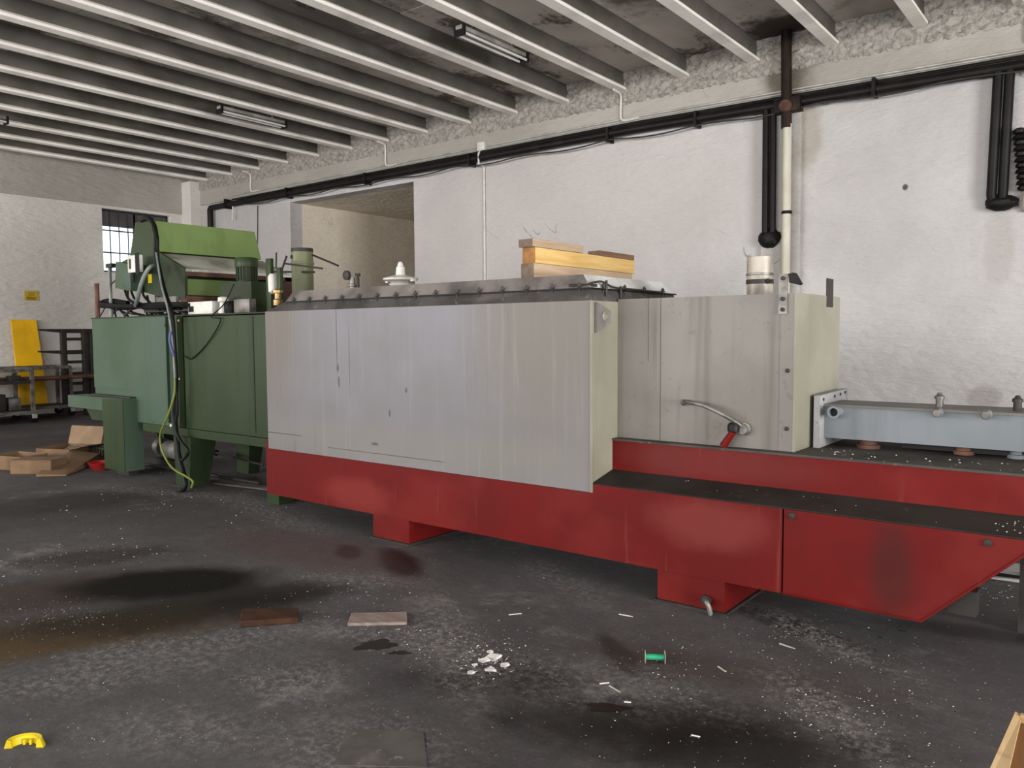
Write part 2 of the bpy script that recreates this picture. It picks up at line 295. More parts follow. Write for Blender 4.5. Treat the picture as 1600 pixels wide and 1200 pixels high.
# ------------------------------------------------------------------ mesh builder
class MB:
    def __init__(s): s.bm = bmesh.new(); s.mats = []
    def mi(s, mt):
        if mt is None: return 0
        if mt not in s.mats: s.mats.append(mt)
        return s.mats.index(mt)
    def box(s, x0, x1, y0, y1, z0, z1, mt=None, bev=0, M=None):
        b = bmesh.new(); bmesh.ops.create_cube(b, size=1)
        for v in b.verts: v.co = Vector(((x0+x1)/2+v.co.x*(x1-x0), (y0+y1)/2+v.co.y*(y1-y0), (z0+z1)/2+v.co.z*(z1-z0)))
        if bev: bmesh.ops.bevel(b, geom=b.edges[:], offset=bev, segments=2, affect='EDGES', profile=.5)
        return s.add(b, mt, M)
    def add(s, b, mt=None, M=None):
        k = s.mi(mt); vm = {}
        for v in b.verts: vm[v] = s.bm.verts.new(M @ v.co if M else v.co)
        for f in b.faces:
            try:
                g = s.bm.faces.new([vm[v] for v in f.verts]); g.material_index = k; g.smooth = f.smooth
            except ValueError: pass
        b.free(); return s
    def prism(s, poly, a0, a1, axis='Y', mt=None):
        """poly in the plane perpendicular to axis, extruded a0..a1"""
        k = s.mi(mt)
        def P(p, a): return {'X': (a,p[0],p[1]), 'Y': (p[0],a,p[1]), 'Z': (p[0],p[1],a)}[axis]
        A = [s.bm.verts.new(P(p,a0)) for p in poly]; B = [s.bm.verts.new(P(p,a1)) for p in poly]
        n = len(poly); fs = [s.bm.faces.new(A), s.bm.faces.new(B[::-1])]
        for i in range(n): fs.append(s.bm.faces.new([A[i],B[i],B[(i+1)%n],A[(i+1)%n]]))
        for f in fs: f.material_index = k
        return s
    def hull8(s, low, high, mt=None):
        k = s.mi(mt)
        A = [s.bm.verts.new(p) for p in low]; B = [s.bm.verts.new(p) for p in high]; n = len(A)
        fs = [s.bm.faces.new(A[::-1]), s.bm.faces.new(B)]
        for i in range(n): fs.append(s.bm.faces.new([A[i],A[(i+1)%n],B[(i+1)%n],B[i]]))
        for f in fs: f.material_index = k
        return s
    def tube(s, pts, r, n=10, mt=None, cap=True):
        k = s.mi(mt); pts = [Vector(p) for p in pts]; rings = []
        rs = r if isinstance(r, (list,tuple)) else [r]*len(pts)
        prev = None
        for i, p in enumerate(pts):
            if i == 0: d = pts[1]-p
            elif i == len(pts)-1: d = p-pts[-2]
            else: d = (pts[i+1]-p).normalized()+(p-pts[i-1]).normalized()
            d.normalize()
            if prev is None: a = d.orthogonal().normalized()
            else: a = prev-d*prev.dot(d); a.normalize()
            prev = a; b = d.cross(a)
            rings.append([s.bm.verts.new(p+(a*math.cos(t*2*math.pi/n)+b*math.sin(t*2*math.pi/n))*rs[i]) for t in range(n)])
        for i in range(len(pts)-1):
            for j in range(n):
                f = s.bm.faces.new([rings[i][j],rings[i][(j+1)%n],rings[i+1][(j+1)%n],rings[i+1][j]]); f.smooth = True; f.material_index = k
        if cap:
            for q in (rings[0][::-1], rings[-1]):
                f = s.bm.faces.new(q); f.material_index = k
        return s
    def lathe(s, c, prof, n=20, mt=None, axis='Z'):
        """prof: (radius, height) pairs"""
        k = s.mi(mt); c = Vector(c); rings = []
        for r, h in prof:
            ring = []
            for t in range(n):
                a = t*2*math.pi/n; u, v = r*math.cos(a), r*math.sin(a)
                ring.append(s.bm.verts.new(c+Vector({'Z':(u,v,h),'Y':(u,h,v),'X':(h,u,v)}[axis])))
            rings.append(ring)
        for i in range(len(rings)-1):
            for j in range(n):
                f = s.bm.faces.new([rings[i][j],rings[i][(j+1)%n],rings[i+1][(j+1)%n],rings[i+1][j]]); f.smooth = abs(prof[i][1]-prof[i+1][1]) > 1e-4; f.material_index = k
        for q in (rings[0][::-1], rings[-1]):
            f = s.bm.faces.new(q); f.material_index = k
        return s
    def build(s, name, mt, parent=None, origin=None, kind=None, label=None):
        if parent is not None and origin is None: origin = org[parent]
        o0 = Vector(origin) if origin is not None else Vector()
        for v in s.bm.verts: v.co -= o0
        bmesh.ops.recalc_face_normals(s.bm, faces=s.bm.faces[:])
        me = bpy.data.meshes.new(name); s.bm.to_mesh(me); s.bm.free()
        ml = s.mats if (s.mats and s.mats[0] is not None) else [mt]
        for q in ml: me.materials.append(q)
        if hasattr(me, 'set_sharp_from_angle'): me.set_sharp_from_angle(angle=math.radians(40))
        o = bpy.data.objects.new(name, me); S.collection.objects.link(o)
        if parent is not None: o.parent = parent
        else: o.location = o0
        org[o] = o0
        if kind: o['kind'] = kind
        if label: o['label'] = label
        return o
org = {}
def tag(o, label, cat, group=None):
    o['label'] = label; o['category'] = cat
    if group: o['group'] = group
    return o
def thing(name, label, cat, loc, group=None):
    o = bpy.data.objects.new(name, None); S.collection.objects.link(o); o.location = loc; o.empty_display_size = .1
    org[o] = Vector(loc); return tag(o, label, cat, group)
def solo(mb, name, mt, label, cat, origin, group=None):
    return tag(mb.build(name, mt, None, origin), label, cat, group)
def sm(pts, k=6):
    """Catmull-Rom through points"""
    pts = [Vector(p) for p in pts]; q = [pts[0]]+pts+[pts[-1]]; out = []
    for i in range(1, len(q)-2):
        for j in range(k):
            t = j/k; a, b, c, d = q[i-1], q[i], q[i+1], q[i+2]
            out.append(.5*((2*b)+(c-a)*t+(2*a-5*b+4*c-d)*t*t+(3*b-a-3*c+d)*t**3))
    out.append(pts[-1]); return out

# ================================================================== SETTING
XL, XR, YB, YF, ZS, ZJ = -17.8, 9.0, 10.61, -7.0, 5.42, 5.15
MB().box(XL-.3, XR+4, YF-3, 20.3, -.2, 0).build('floor', FLOOR, kind='structure')
# back wall with the opening of a passage
bw = MB()
bw.box(XL-.3, -14.1, YB, YB+.3, 0, ZS); bw.box(-14.1, -10.48, YB, YB+.3, 4.36, ZS); bw.box(-10.48, XR, YB, YB+.3, 0, ZS)
wb = bw.build('wall_back', WALL, kind='structure')
MB().box(-3.99, -3.48, YB-.07, YB+.01, 0, 4.56).build('pilaster', WALL, wb)
MB().box(XL, XR, YB-.05, YB+.01, 4.62, ZS).build('ring_beam', BEAMW, wb)
# rough stucco band: displaced grid
g = bmesh.new(); nx, nz = 1000, 20; rows = []
for j in range(nz+1):
    z = 4.95+(ZS-4.95)*j/nz; row = []
    for i in range(nx+1):
        x = XL+(8.2+abs(XL)-8.2+8)*i/nx if False else XL+(25.8)*i/nx
        d = .055+random.random()*.022*(1 if 0 < j else 0)+.012*math.sin(i*.9+3*math.sin(j*.7+i*.13))
        row.append(g.verts.new((x+random.uniform(-.012,.012), YB-d, z+(random.uniform(-.008,.008) if 0 < j < nz else 0)+(random.uniform(-.02,.015) if j == 0 else 0))))
    rows.append(row)
for j in range(nz):
    for i in range(nx): g.faces.new([rows[j][i],rows[j][i+1],rows[j+1][i+1],rows[j+1][i]])
for i in range(nx):   # bottom lip back to the wall
    a, b = rows[0][i], rows[0][i+1]
    g.faces.new([a, b, g.verts.new((b.co.x, YB-.05, b.co.z)), g.verts.new((a.co.x, YB-.05, a.co.z))])
mb = MB(); mb.add(g); mb.build('trim_1', STUCCO, kind='structure')
# left wall with barred window
wy0, wy1, wz0, wz1 = 8.47, 10.05, 2.99, 4.36
lw = MB()
lw.box(XL-.3, XL, YF-.3, wy0, 0, ZS); lw.box(XL-.3, XL, wy1, YB, 0, ZS); lw.box(XL-.3, XL, wy0, wy1, 0, wz0); lw.box(XL-.3, XL, wy0, wy1, wz1, ZS)
wl = lw.build('wall_left', WALL_L, kind='structure')
MB().box(XL-.01, XL+.03, YF, YB, 4.42, ZS).build('ring_beam', BEAMW, wl)
MB().box(XL, XL+.4, 10.32, YB+.02, 0, ZS-.27).build('column', WALL_L, wl)
win = MB().box(XL-.2, XL-.15, wy0, wy1, wz0, wz0+.04).box(XL-.2, XL-.15, wy0, wy1, wz1-.04, wz1).box(XL-.2, XL-.15, wy0, wy0+.04, wz0, wz1).box(XL-.2, XL-.15, wy1-.04, wy1, wz0, wz1).box(XL-.2,XL-.16,(wy0+wy1)/2-.02,(wy0+wy1)/2+.02,wz0,wz1).build('window_1', DARKST, kind='structure')
MB().box(XL-.19, XL-.16, wy0+.04, wy1-.04, 4.0, wz1-.04).build('shutter', GLASSW, win)
for a, b in ((wy0+.04, (wy0+wy1)/2-.02), ((wy0+wy1)/2+.02, wy1-.04)):
    MB().box(XL-.18, XL-.175, a, b, wz0+.04, 4.0).build('pane', PANE, win)
for i in range(7):
    y = wy0+.2+i*.2
    MB().tube([(XL-.08,y,wz0),(XL-.08,y,wz1)], .012, 6).build('bar', DARKST, win)
for z in (3.42, 3.9): MB().box(XL-.09, XL-.07, wy0, wy1, z-.014, z+.014).build('bar', DARKST, win)
# right wall with the door opening, wall behind the camera with its window band
MB().box(XR, XR+.3, YF, -1.8, 0, ZS).box(XR, XR+.3, 4.2, YB+.3, 0, ZS).box(XR, XR+.3, -1.8, 4.2, 4.3, ZS).build('wall_right', WALL_L, kind='structure')
fr = MB(); fr.box(XL-.3, XR+.3, YF-.3, YF, 0, 1.8); fr.box(XL-.3, XR+.3, YF-.3, YF, 4.0, ZS)
for a, b in ((XL-.3,-16.5), (-9.5,-7.5), (1.5, 1.7), (7.3, XR+.3)): fr.box(a, b, YF-.3, YF, 1.8, 4.0)
fr.build('wall_front', WALL_L, kind='structure')
# passage behind the back wall
MB().box(-14.4, -14.1, YB+.3, 20, 0, 4.6).box(-10.48, -10.2, YB+.3, 20, 0, 4.6).box(-14.4, -10.2, 20, 20.3, 0, 4.6).build('wall_passage', PASS, kind='structure')
MB().box(-14.4, -10.2, YB+.3, 20.3, 4.36, 4.6).build('ceiling_passage', PASS, kind='structure')
# ceiling: slab panels between precast joists
ceil = MB().box(XL-.3, XR+.3, YF-.3, YB+.3, ZS+.06, ZS+.3).build('ceiling', SLAB, kind='structure')
jx = [-1.12-1.0*i for i in range(17)]
jx = [x for x in jx if x > XL+.2]
allx = [8.88-1.0*i for i in range(27)]
def joist_mesh(seg):
    m_ = MB()
    prof = [(-.075,0),(.075,0),(.075,.035),(.035,.07),(.03,.27),(-.03,.27),(-.035,.07),(-.075,.035)]
    for (y0, y1) in seg: m_.prism(prof, y0, y1, 'Y')
    return m_
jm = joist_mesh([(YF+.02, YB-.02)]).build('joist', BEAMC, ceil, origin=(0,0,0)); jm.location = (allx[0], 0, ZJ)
# shaded copy of the concrete on the web faces above the flange
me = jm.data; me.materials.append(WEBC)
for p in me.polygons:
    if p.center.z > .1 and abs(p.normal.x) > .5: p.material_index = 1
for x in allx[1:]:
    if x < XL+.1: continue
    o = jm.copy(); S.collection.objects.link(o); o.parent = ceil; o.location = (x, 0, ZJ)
pm = MB().box(.034, .966, 0, 1.19, 0, .05).build('slab_panel', SLAB, ceil, origin=(0,0,0)); first = True
for x in allx:
    x0 = x-1.0
    if x0 < XL-.4: continue
    for k in range(15):
        y = YB-.02-1.2*(k+1)
        if y < YF: continue
        o = pm if first else pm.copy()
        if not first: S.collection.objects.link(o); o.parent = ceil
        first = False; o.location = (x0, y, ZS+random.uniform(-.006,.004))

# ================================================================== WALL SERVICES
def cyl(name, pts, r, mt, parent, n=12, **k): return MB().tube(pts, r, n).build(name, mt, parent, **k)
t = thing('wall_pipe', 'long black pipe running along the back wall under the ring beam', 'pipe', (-8, 10.5, 4.5))
cyl('pipe_run', [(-16.9,10.5,3.9),(-16.9,10.5,4.45),(-16.85,10.5,4.51),(-11,10.5,4.53),(-5.85,10.5,4.55),(-1.1,10.5,4.48),(XR-.1,10.5,4.44)], .066, BLACKP, t)
cyl('pipe_run', [(-16.0,10.49,4.60),(-11,10.49,4.62),(-5.85,10.49,4.64),(-1.1,10.49,4.57),(XR-.1,10.49,4.53)], .02, BLACKP, t, 8)
for x in (-16.2,-14,-11.6,-9,-6.3,-4.9,-2.6,-.6):
    MB().box(x-.02,x+.02,10.42,10.6,4.42,4.63).build('pipe_clip', BLACKP, t)
t = thing('cable_run', 'thin grey conduits and cables clipped above the long black pipe', 'conduit', (-8,10.54,4.68))
cyl('conduit', [(-16.3,10.54,4.70),(-11,10.54,4.72),(-5.85,10.54,4.735),(-1.1,10.54,4.66),(4,10.54,4.64)], .014, GALV, t, 6)
cyl('conduit', [(-14.3,10.54,4.66),(-9,10.54,4.69),(-5.85,10.54,4.70),(-1.1,10.54,4.63),(4,10.54,4.61)], .01, GALV, t, 6)
pts = []
for i in range(36):
    x = -15.5+i*.44; pts.append((x, 10.44, 4.45-(.05*abs(math.sin(i*.9)))+.0))
cyl('sagging_cable', sm(pts,3), .011, DARKST, t, 6)
for nm, xs in (('white conduit dropping to the pipe from the joist left of the lamp', -11.12), ('white conduit dropping to the pipe below the lamp joist end', -6.12), ('bent white conduit in the far left corner of the back wall', -15.35), ('white conduit at the top right corner of the photo', -1.06)):
    solo(MB().tube(sm([(xs-.02,10.35,5.13),(xs,10.5,5.1),(xs,10.53,5.02),(xs,10.53,4.76),(xs+.08,10.53,4.71),(xs+.3,10.53,4.71)],4), .016, 8), 'conduit_drop', WHITE, nm, 'conduit', (xs,10.53,4.7))
t = thing('wall_conduit', 'thin white conduit running down the middle of the back wall from a junction box', 'conduit', (-8.8,10.58,2))
cyl('conduit', [(-8.8,10.59,1.2),(-8.8,10.59,4.4),(-8.8,10.45,4.42),(-8.8,10.45,4.6),(-8.8,10.54,4.7)], .018, WHITE, t, 8)
MB().box(-8.88,-8.72,10.5,10.58,4.66,4.80,bev=.01).build('junction_box', WHITE, t)
t = thing('wall_cable', 'thin dark cable hanging down the wall left of the passage', 'cable', (-15.2,10.58,3))
cyl('cable', sm([(-15.2,10.59,4.4),(-15.25,10.59,3.6),(-15.4,10.59,2.8),(-15.35,10.59,1.6)],5), .008, BLK, t, 6)
cyl('hanging_end', sm([(-16.0,10.5,4.46),(-16.0,10.5,4.3),(-16.03,10.5,4.15)],4), .014, WHITE, t, 6)

t = thing('drop_pipe', 'pair of black pipes dropping beside the cream downpipe to a tarred wall hole', 'pipe', (-3.9,10.5,2.9))
for dx in (-.048, .048): cyl('pipe', [(-3.88+dx,10.49,4.5),(-3.87+dx,10.49,2.9)], .042, BLACKP, t)
b = bmesh.new(); bmesh.ops.create_icosphere(b, subdivisions=3, radius=1)
for v in b.verts:
    v.co *= random.uniform(.88,1.08); v.co = Vector((-3.87+v.co.x*.15, 10.53+v.co.y*.09, 2.83+v.co.z*.13))
MB().add(b).build('tar_patch', BLACKP, t)
t = thing('drop_pipe', 'pair of thick black pipes with serrated black sealant, rightmost on the back wall', 'pipe', (-1.25,10.5,3))
for dx in (-.055, .055): cyl('pipe', [(-1.26+dx,10.49,4.45),(-1.29+dx,10.49,3.12),(-1.29+dx*.8,10.54,3.0)], .052, BLACKP, t)
b = bmesh.new(); bmesh.ops.create_icosphere(b, subdivisions=3, radius=1)
for v in b.verts:
    v.co *= random.uniform(.9,1.06); v.co = Vector((-1.25+v.co.x*.17, 10.53+v.co.y*.09, 3.02+v.co.z*.09))
MB().add(b).build('tar_patch', BLACKP, t)
sp = MB()
for i in range(11): sp.lathe((-1.10+.006*i, 10.52, 3.78-.062*i), [(.03,-.033),(.062+.012*(i%2),-.02),(.066,.01),(.04,.033)], 10)
sp.build('serrated_sealant', BLACKP, t)
b = bmesh.new(); bmesh.ops.create_icosphere(b, subdivisions=2, radius=1)
for v in b.verts:
    v.co *= random.uniform(.8,1.1); v.co = Vector((-1.02+v.co.x*.07, 10.56+v.co.y*.05, 3.05+v.co.z*.15))
MB().add(b).build('mortar_patch', STUCCO, t)
t = thing('downpipe', 'cream plastic downpipe with brown tarred upper length beside the pilaster', 'pipe', (-3.64,10.4,0))
cyl('lower_pipe', [(-3.61,10.44,0),(-3.63,10.44,4.25)], .056, CREAM, t, 16)
MB().lathe((-3.62,10.44,3.13), [(.064,-.02),(.066,0),(.064,.02)], 16).build('coupling', BRNP, t)
cyl('upper_pipe', [(-3.64,10.44,4.2),(-3.66,10.44,5.42)], .066, BRNP, t, 16)
MB().box(-3.80,-3.46,10.40,10.55,4.40,4.58,bev=.01).build('pipe_bracket', BRNP, t)
MB().lathe((-3.64,10.40,4.47), [(.07,-.045),(.08,-.03),(.08,.03)], 14, axis='Y').build('ring_clamp', RUST, t)

def tubelight(a, b_, label):
    a, b_ = Vector(a), Vector(b_); c = (a+b_)/2; L = (b_-a).length
    t = thing('tube_light', label, 'lamp', c, 'unlit ceiling tube lamps')
    MB().box(c.x-.05,c.x+.05,c.y-L/2,c.y+L/2,c.z-.0,c.z+.05,bev=.008).build('housing', LAMPH, t)
    for dx in (-.055,.055): cyl('tube', [(c.x+dx,c.y-L/2+.04,c.z-.04),(c.x+dx,c.y+L/2-.04,c.z-.04)], .016, TUBE, t, 10)
    for s in (-1,1): MB().box(c.x-.08,c.x+.08,c.y+s*(L/2-.02)-.015,c.y+s*(L/2-.02)+.015,c.z-.07,c.z+.05).build('lamp_holder', BLK, t)
    for s in (-1,1): MB().box(c.x-.01,c.x+.01,c.y+s*L*.3-.01,c.y+s*L*.3+.01,c.z+.05,ZS).build('hanger', STEEL, t)
tubelight((-6.28,7.12,5.09),(-6.28,8.38,5.09),'twin tube lamp under the joists nearest the photo centre')
tubelight((-11.28,7.2,5.07),(-11.28,8.42,5.07),'twin tube lamp further back above the green hood')
tubelight((-14.5,4.25,5.07),(-14.5,5.45,5.07),'twin tube lamp cut off at the left edge of the photo')

# ================================================================== RED MACHINE BED
X0 = -6.05
bed = thing('machine_bed', 'long red steel machine bed with a dark sloping ledge on block feet', 'machine', (-3.0,4.9,0))
yb = 5.44
# lower body (behind the tank) and the panel at the right
MB().box(X0,-2.66,4.24,yb,.195,.60).prism([(4.24,.195),(4.24,.655),(4.486,.706),(yb,.706),(yb,.195)],-2.66,-1.468,'X').build('lower_body', RED, bed)
MB().prism([(4.237,.657),(4.237,.663),(4.4845,.716),(4.4845,.709)], -2.66, .9, 'X').build('sloping_ledge', LEDGE, bed)
MB().box(-2.69,.9,4.485,yb,.70,.905).build('upper_body', RED, bed)
MB().box(-2.70,.9,4.478,yb+.01,.905,.918).build('bench_top', BENCHTOP, bed)
MB().box(X0-.03,X0+.02,4.26,yb,.19,.66).build('end_plate', RED, bed)
pz = .195
MB().prism([(-1.458,pz),(-.785,.19),(-.352,.60),(.9,.60),(.9,.655),(-1.458,.655)], 4.236, yb, 'Y').build('front_panel', RED, bed)
MB().tube([(-1.46,4.238,.2),(-.785,4.238,.192),(-.352,4.238,.605)], .008, 6).build('panel_rim', RED, bed)
for (px, py) in ((1238,806),(1544,848)):
    p = onY(px,py,4.236); MB().lathe((p.x,4.228,p.z), [(.006,-.006),(.017,-.004),(.019,.01)], 10, axis='Y').build('bolt', DARKST, bed)
for x0,x1 in ((-4.70,-4.305),(-2.215,-1.795)):
    MB().box(x0,x1,4.258,yb-.05,.012,.2).build('foot', RED, bed)
    MB().box(x0-.015,x1+.02,4.235,yb-.05,0,.014).build('foot_plate', DARKST, bed)
el = MB().tube(sm([onY(1098,938,4.22)+Vector((0,.03,0)), onY(1104,940,4.19), onY(1108,950,4.19), onY(1110,960,4.20)],4), .014, 8)
el.build('drain_elbow', STEEL, bed)
p = onY(1103,938,4.235); MB().lathe(tuple(p), [(.03,-.01),(.03,.01)], 12, axis='Y').build('drain_collar', DARKST, bed)
MB().prism([(4.30,.24),(4.38,.24),(4.40,.36),(4.30,.36)],-.68,-.56,'X').build('lower_bracket', DARKST, bed)

# ------------------------------------------------------------------ TANK
tx0, tx1, ty0, ty1 = -6.01, -2.67, 4.235, 5.44
tank = thing('grey_tank', 'long weathered grey sheet-metal tank standing on the red machine bed', 'tank', (-4.34,4.85,1.2))
MB().box(tx0,tx1,ty0,ty1,.603,1.80).build('tank_shell', TANK, tank)
# right end sheet, slightly proud, olive
MB().box(tx1,tx1+.006,ty0+.004,ty1,.606,1.798).build('end_sheet', END, tank)
MB().box(tx1-.004,tx1+.012,ty0-.006,ty0+.012,.603,1.80).build('corner_edge', END, tank)
z1 = 1.872
MB().hull8([(tx0,ty0,1.80),(tx1,ty0,1.80),(tx1,ty1,1.80),(tx0,ty1,1.80)],[(tx0+.22,ty0+.035,z1),(tx1-.03,ty0+.035,z1),(tx1-.03,ty1-.03,z1),(tx0+.22,ty1-.03,z1)]).build('chamfered_shoulder', GRIME, tank)
MB().box(tx0+.24,tx1-.015,ty0+.02,ty1-.01,z1,z1+.010).build('dark_joint_strip', BLK, tank)
lx0, lx1, ly0, ly1, lz = tx0+.25, tx1-.025, ty0+.03, ty1-.02, z1+.010
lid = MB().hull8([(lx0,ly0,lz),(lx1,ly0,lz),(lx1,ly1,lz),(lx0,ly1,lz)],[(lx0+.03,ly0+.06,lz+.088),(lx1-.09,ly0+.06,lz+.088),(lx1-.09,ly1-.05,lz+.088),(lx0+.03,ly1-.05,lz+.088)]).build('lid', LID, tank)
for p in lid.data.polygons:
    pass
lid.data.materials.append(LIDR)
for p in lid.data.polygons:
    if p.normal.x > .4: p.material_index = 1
n = 15
def clip(x, y, dx, dy):
    m_ = MB(); m_.tube([(x,y,z1-.02),(x,y,z1+.045)], .006, 6); m_.lathe((x,y,z1+.028), [(.013,-.008),(.013,.008)], 6); m_.box(x-.013,x+.013,y-.02,y+.02,z1+.014,z1+.02)
    return m_
for i in range(n):
    px = 474+i*(903-474)/(n-1)*1.0
    # even spacing along the flange
    x = lx0+.12+(lx1-lx0-.2)*i/(n-1)
    clip(x, ly0-.004, 0, 1).build('clamp_bolt', DARKST, tank)
for i in range(4):
    y = ly0+.15+i*.27
    clip(lx1+.004, y, 1, 0).build('clamp_bolt', DARKST, tank)
MB().tube(sm([(lx1-.0,ly0-.02,z1+.03),(lx1+.02,ly0+.1,z1+.05),(lx1+.02,ly0+.25,z1+.02),(lx1+.03,ly0+.5,z1+.015),(lx1+.03,ly0+.9,z1+.01)],4), .007, 6).build('hinge_rod', DARKST, tank)
for q_ in ([(lx1-.15,ly0-.01,z1+.028),(lx1+.03,ly0+.03,z1+.022)],[(lx1+.02,ly0+.16,z1+.06),(lx1+.02,ly0+.16,z1-.04)],[(lx1+.02,ly0+.34,z1+.03),(lx1+.02,ly0+.34,z1-.06)]): MB().tube(q_, .009, 6).build('toggle_latch', DARKST, tank)
# lug plate on the end sheet
lug = MB().prism([(4.262,1.79),(4.425,1.735),(4.425,1.665),(4.262,1.60)], tx1+.006, tx1+.03, 'X').build('lug_plate', BLUET, tank)
MB().lathe((tx1+.03,4.345,1.702), [(.032,0),(.032,.006),(.024,.012),(.02,.004)], 16, axis='X').build('lug_ring', END, lug)
sc_ = MB()   # long faint welded seams across the front
sc_.box(tx0, -5.55, ty0-.003, ty0, .745, .750); sc_.box(-5.2, -3.9, ty0-.002, ty0, .675, .679)
sc_.build('seam', GRIME, tank)

# things on the lid
zl = lz+.088
v = thing('vent_cap', 'white ribbed vent cap with a pointed spout on the tank lid', 'vent', (-4.95,4.85,zl))
p0 = onY(626,441,4.85); vx = p0.x
MB().lathe((vx,4.85,zl), [(.05,0),(.05,.03),(.09,.04),(.10,.055),(.075,.062),(.10,.07),(.145,.085),(.15,.10),(.10,.115),(.06,.125),(.035,.13)], 24).build('ribbed_body', WHITE, v)
MB().lathe((vx,4.85,zl+.125), [(.042,0),(.036,.07),(.028,.075),(.018,.11),(.012,.115)], 16).build('spout', WHITE, v)
for s in (-1,1): MB().box(vx+s*.15-.015,vx+s*.15+.015,4.83,4.87,zl+.07,zl+.09).build('ear', WHITE, v)
vx2 = onY(551,446,4.8).x
v = thing('valve_stub', 'small steel valve fitting with a round knob on the tank lid', 'valve', (vx2,4.8,zl))
MB().lathe((vx2,4.8,zl), [(.03,0),(.03,.05),(.035,.055),(.035,.07),(.026,.075),(.026,.13)], 12).build('stem', STEEL, v)
MB().lathe((vx2-.03,4.76,zl+.15), [(.02,-.02),(.042,-.012),(.042,.012),(.02,.02)], 14, axis='Y').build('knob', DARKST, v)
cyl('side_pipe', [(vx2+.07,4.8,zl),(vx2+.07,4.8,zl+.15)], .014, DARKST, v, 8)
MB().lathe((vx2+.07,4.8,zl+.15), [(.024,-.01),(.024,.015)], 8).build('cap', DARKST, v)
cyl('cable', sm([(vx2+.3,4.78,zl+.012),(vx2+.5,4.8,zl+.03),(vx-.12,4.8,zl+.01),(vx-.02,4.8,zl+.02)],5), .01, BLK, v, 6)
p = Vector((onY(575,443,4.8).x,4.8,zl))
solo(MB().box(p.x-.07,p.x+.08,4.74,4.86,zl,zl+.035,bev=.008), 'plastic_block', YELP, 'small flat yellow plastic block on the tank lid beside the valve stub', 'block', p)

# timber pile
def timber(x0,x1,y0,y1,z0,z1,mt,me_,name,label,grp=None,rz=0):
    m_ = MB(); m_.mi(mt); m_.box(x0,x1,y0,y1,z0,z1,mt,bev=.004)
    o = m_.build(name, mt, None, ((x0+x1)/2,(y0+y1)/2,z0)); o.data.materials.append(me_)
    for p in o.data.polygons:
        if abs(p.normal.y) > .7: p.material_index = 1
    o.rotation_euler.z = rz
    return tag(o, label, 'timber', grp)
timber(-3.375,-3.262,4.45,5.80,1.976,2.078,WG,WGE,'timber_beam','weathered grey timber beam lying lowest on the tank lid',None)
timber(-3.37,-3.258,4.46,5.83,2.079,2.186,WY,WYE,'timber_beam','yellow pine beam lying on top of the grey timber beam',None)
timber(-3.372,-3.25,4.42,5.05,2.187,2.24,WG,WGE,'board_offcut','pale board offcut on the near end of the yellow pine beam',None)
timber(-3.372,-3.26,5.30,5.83,2.187,2.228,WD,WD,'board_offcut','dark brown board offcut on the far end of the yellow pine beam',None)

# ------------------------------------------------------------------ OVEN BOX (box2)
bx0, bx1, by0, by1, bz0, bz1 = -2.662, -1.512, 4.55, 5.37, .919, 1.815
ov = thing('grey_box_housing', 'square grey sheet-metal housing on the red bed right of the tank', 'machine', (-2.09,4.95,.919))
MB().box(bx0,bx1-.09,by0,by1,bz0,bz1).build('housing_sheet', BOX2, ov)
MB().box(bx1-.09,bx1-.006,by0-.003,by0+.1,bz0,bz1).build('corner_strip', BOX2, ov)
MB().box(bx1-.012,bx1,by0-.004,by1+.003,bz0,bz1+.003).build('end_sheet', END, ov)
for x in (-2.44,-2.355): MB().box(x-.0012,x+.0012,by0-.002,by0,bz0+(.0 if x>-2.4 else .5),bz1).build('panel_seam', GRIME, ov)
for z in (1.05,1.38): MB().lathe((bx1-.045,by0-.006,z), [(.006,-.006),(.013,-.003),(.013,.004)], 8, axis='Y').build('rivet', DARKST, ov)
st = MB().box(-1.612,-1.562,by0-.014,by0-.004,1.70,1.925).build('hanging_strap', STEEL, ov)
for z in (1.725,1.785,1.90): MB().lathe((-1.587,by0-.018,z), [(.004,-.008),(.012,-.005),(.012,.004)], 8, axis='Y').build('bolt', DARKST, st)
MB().prism([(-1.56,1.925),(-1.535,1.93),(-1.50,1.868),(-1.51,1.862),(-1.555,1.875)], by0-.01,by0+.06,'Y').build('strap_hook', BLACKP, ov)
MB().box(-1.516,-1.51,5.09,5.22,1.75,1.925).build('rear_bracket', DARKST, ov)
f = onY(1187,460,4.85)
fl = thing('flue_stub', 'short sooty round flue with a clamp ring on the grey housing', 'flue', (f.x,4.85,bz1))
MB().lathe((f.x,4.85,bz1), [(.078,0),(.078,.24),(.074,.24),(.074,.0)], 28).build('flue_pipe', SOOT, fl)
MB().lathe((f.x,4.85,bz1+.135), [(.0785,-.008),(.083,-.006),(.083,.006),(.0785,.008)], 28).build('bead', STEEL, fl)
cl = MB().lathe((f.x,4.85,bz1+.09), [(.079,-.014),(.082,-.012),(.082,.012),(.079,.014)], 28).build('clamp_ring', DARKST, fl)
for s in (-1,1): MB().lathe((f.x+s*.075*.85,4.85-s*.05,bz1+.09), [(.016,0),(.016,.012),(.007,.013),(.007,.03)] if s>0 else [(.016,0),(.016,-.012),(.007,-.013),(.007,-.03)], 8, axis='X').build('clamp_screw', DARKST, cl)
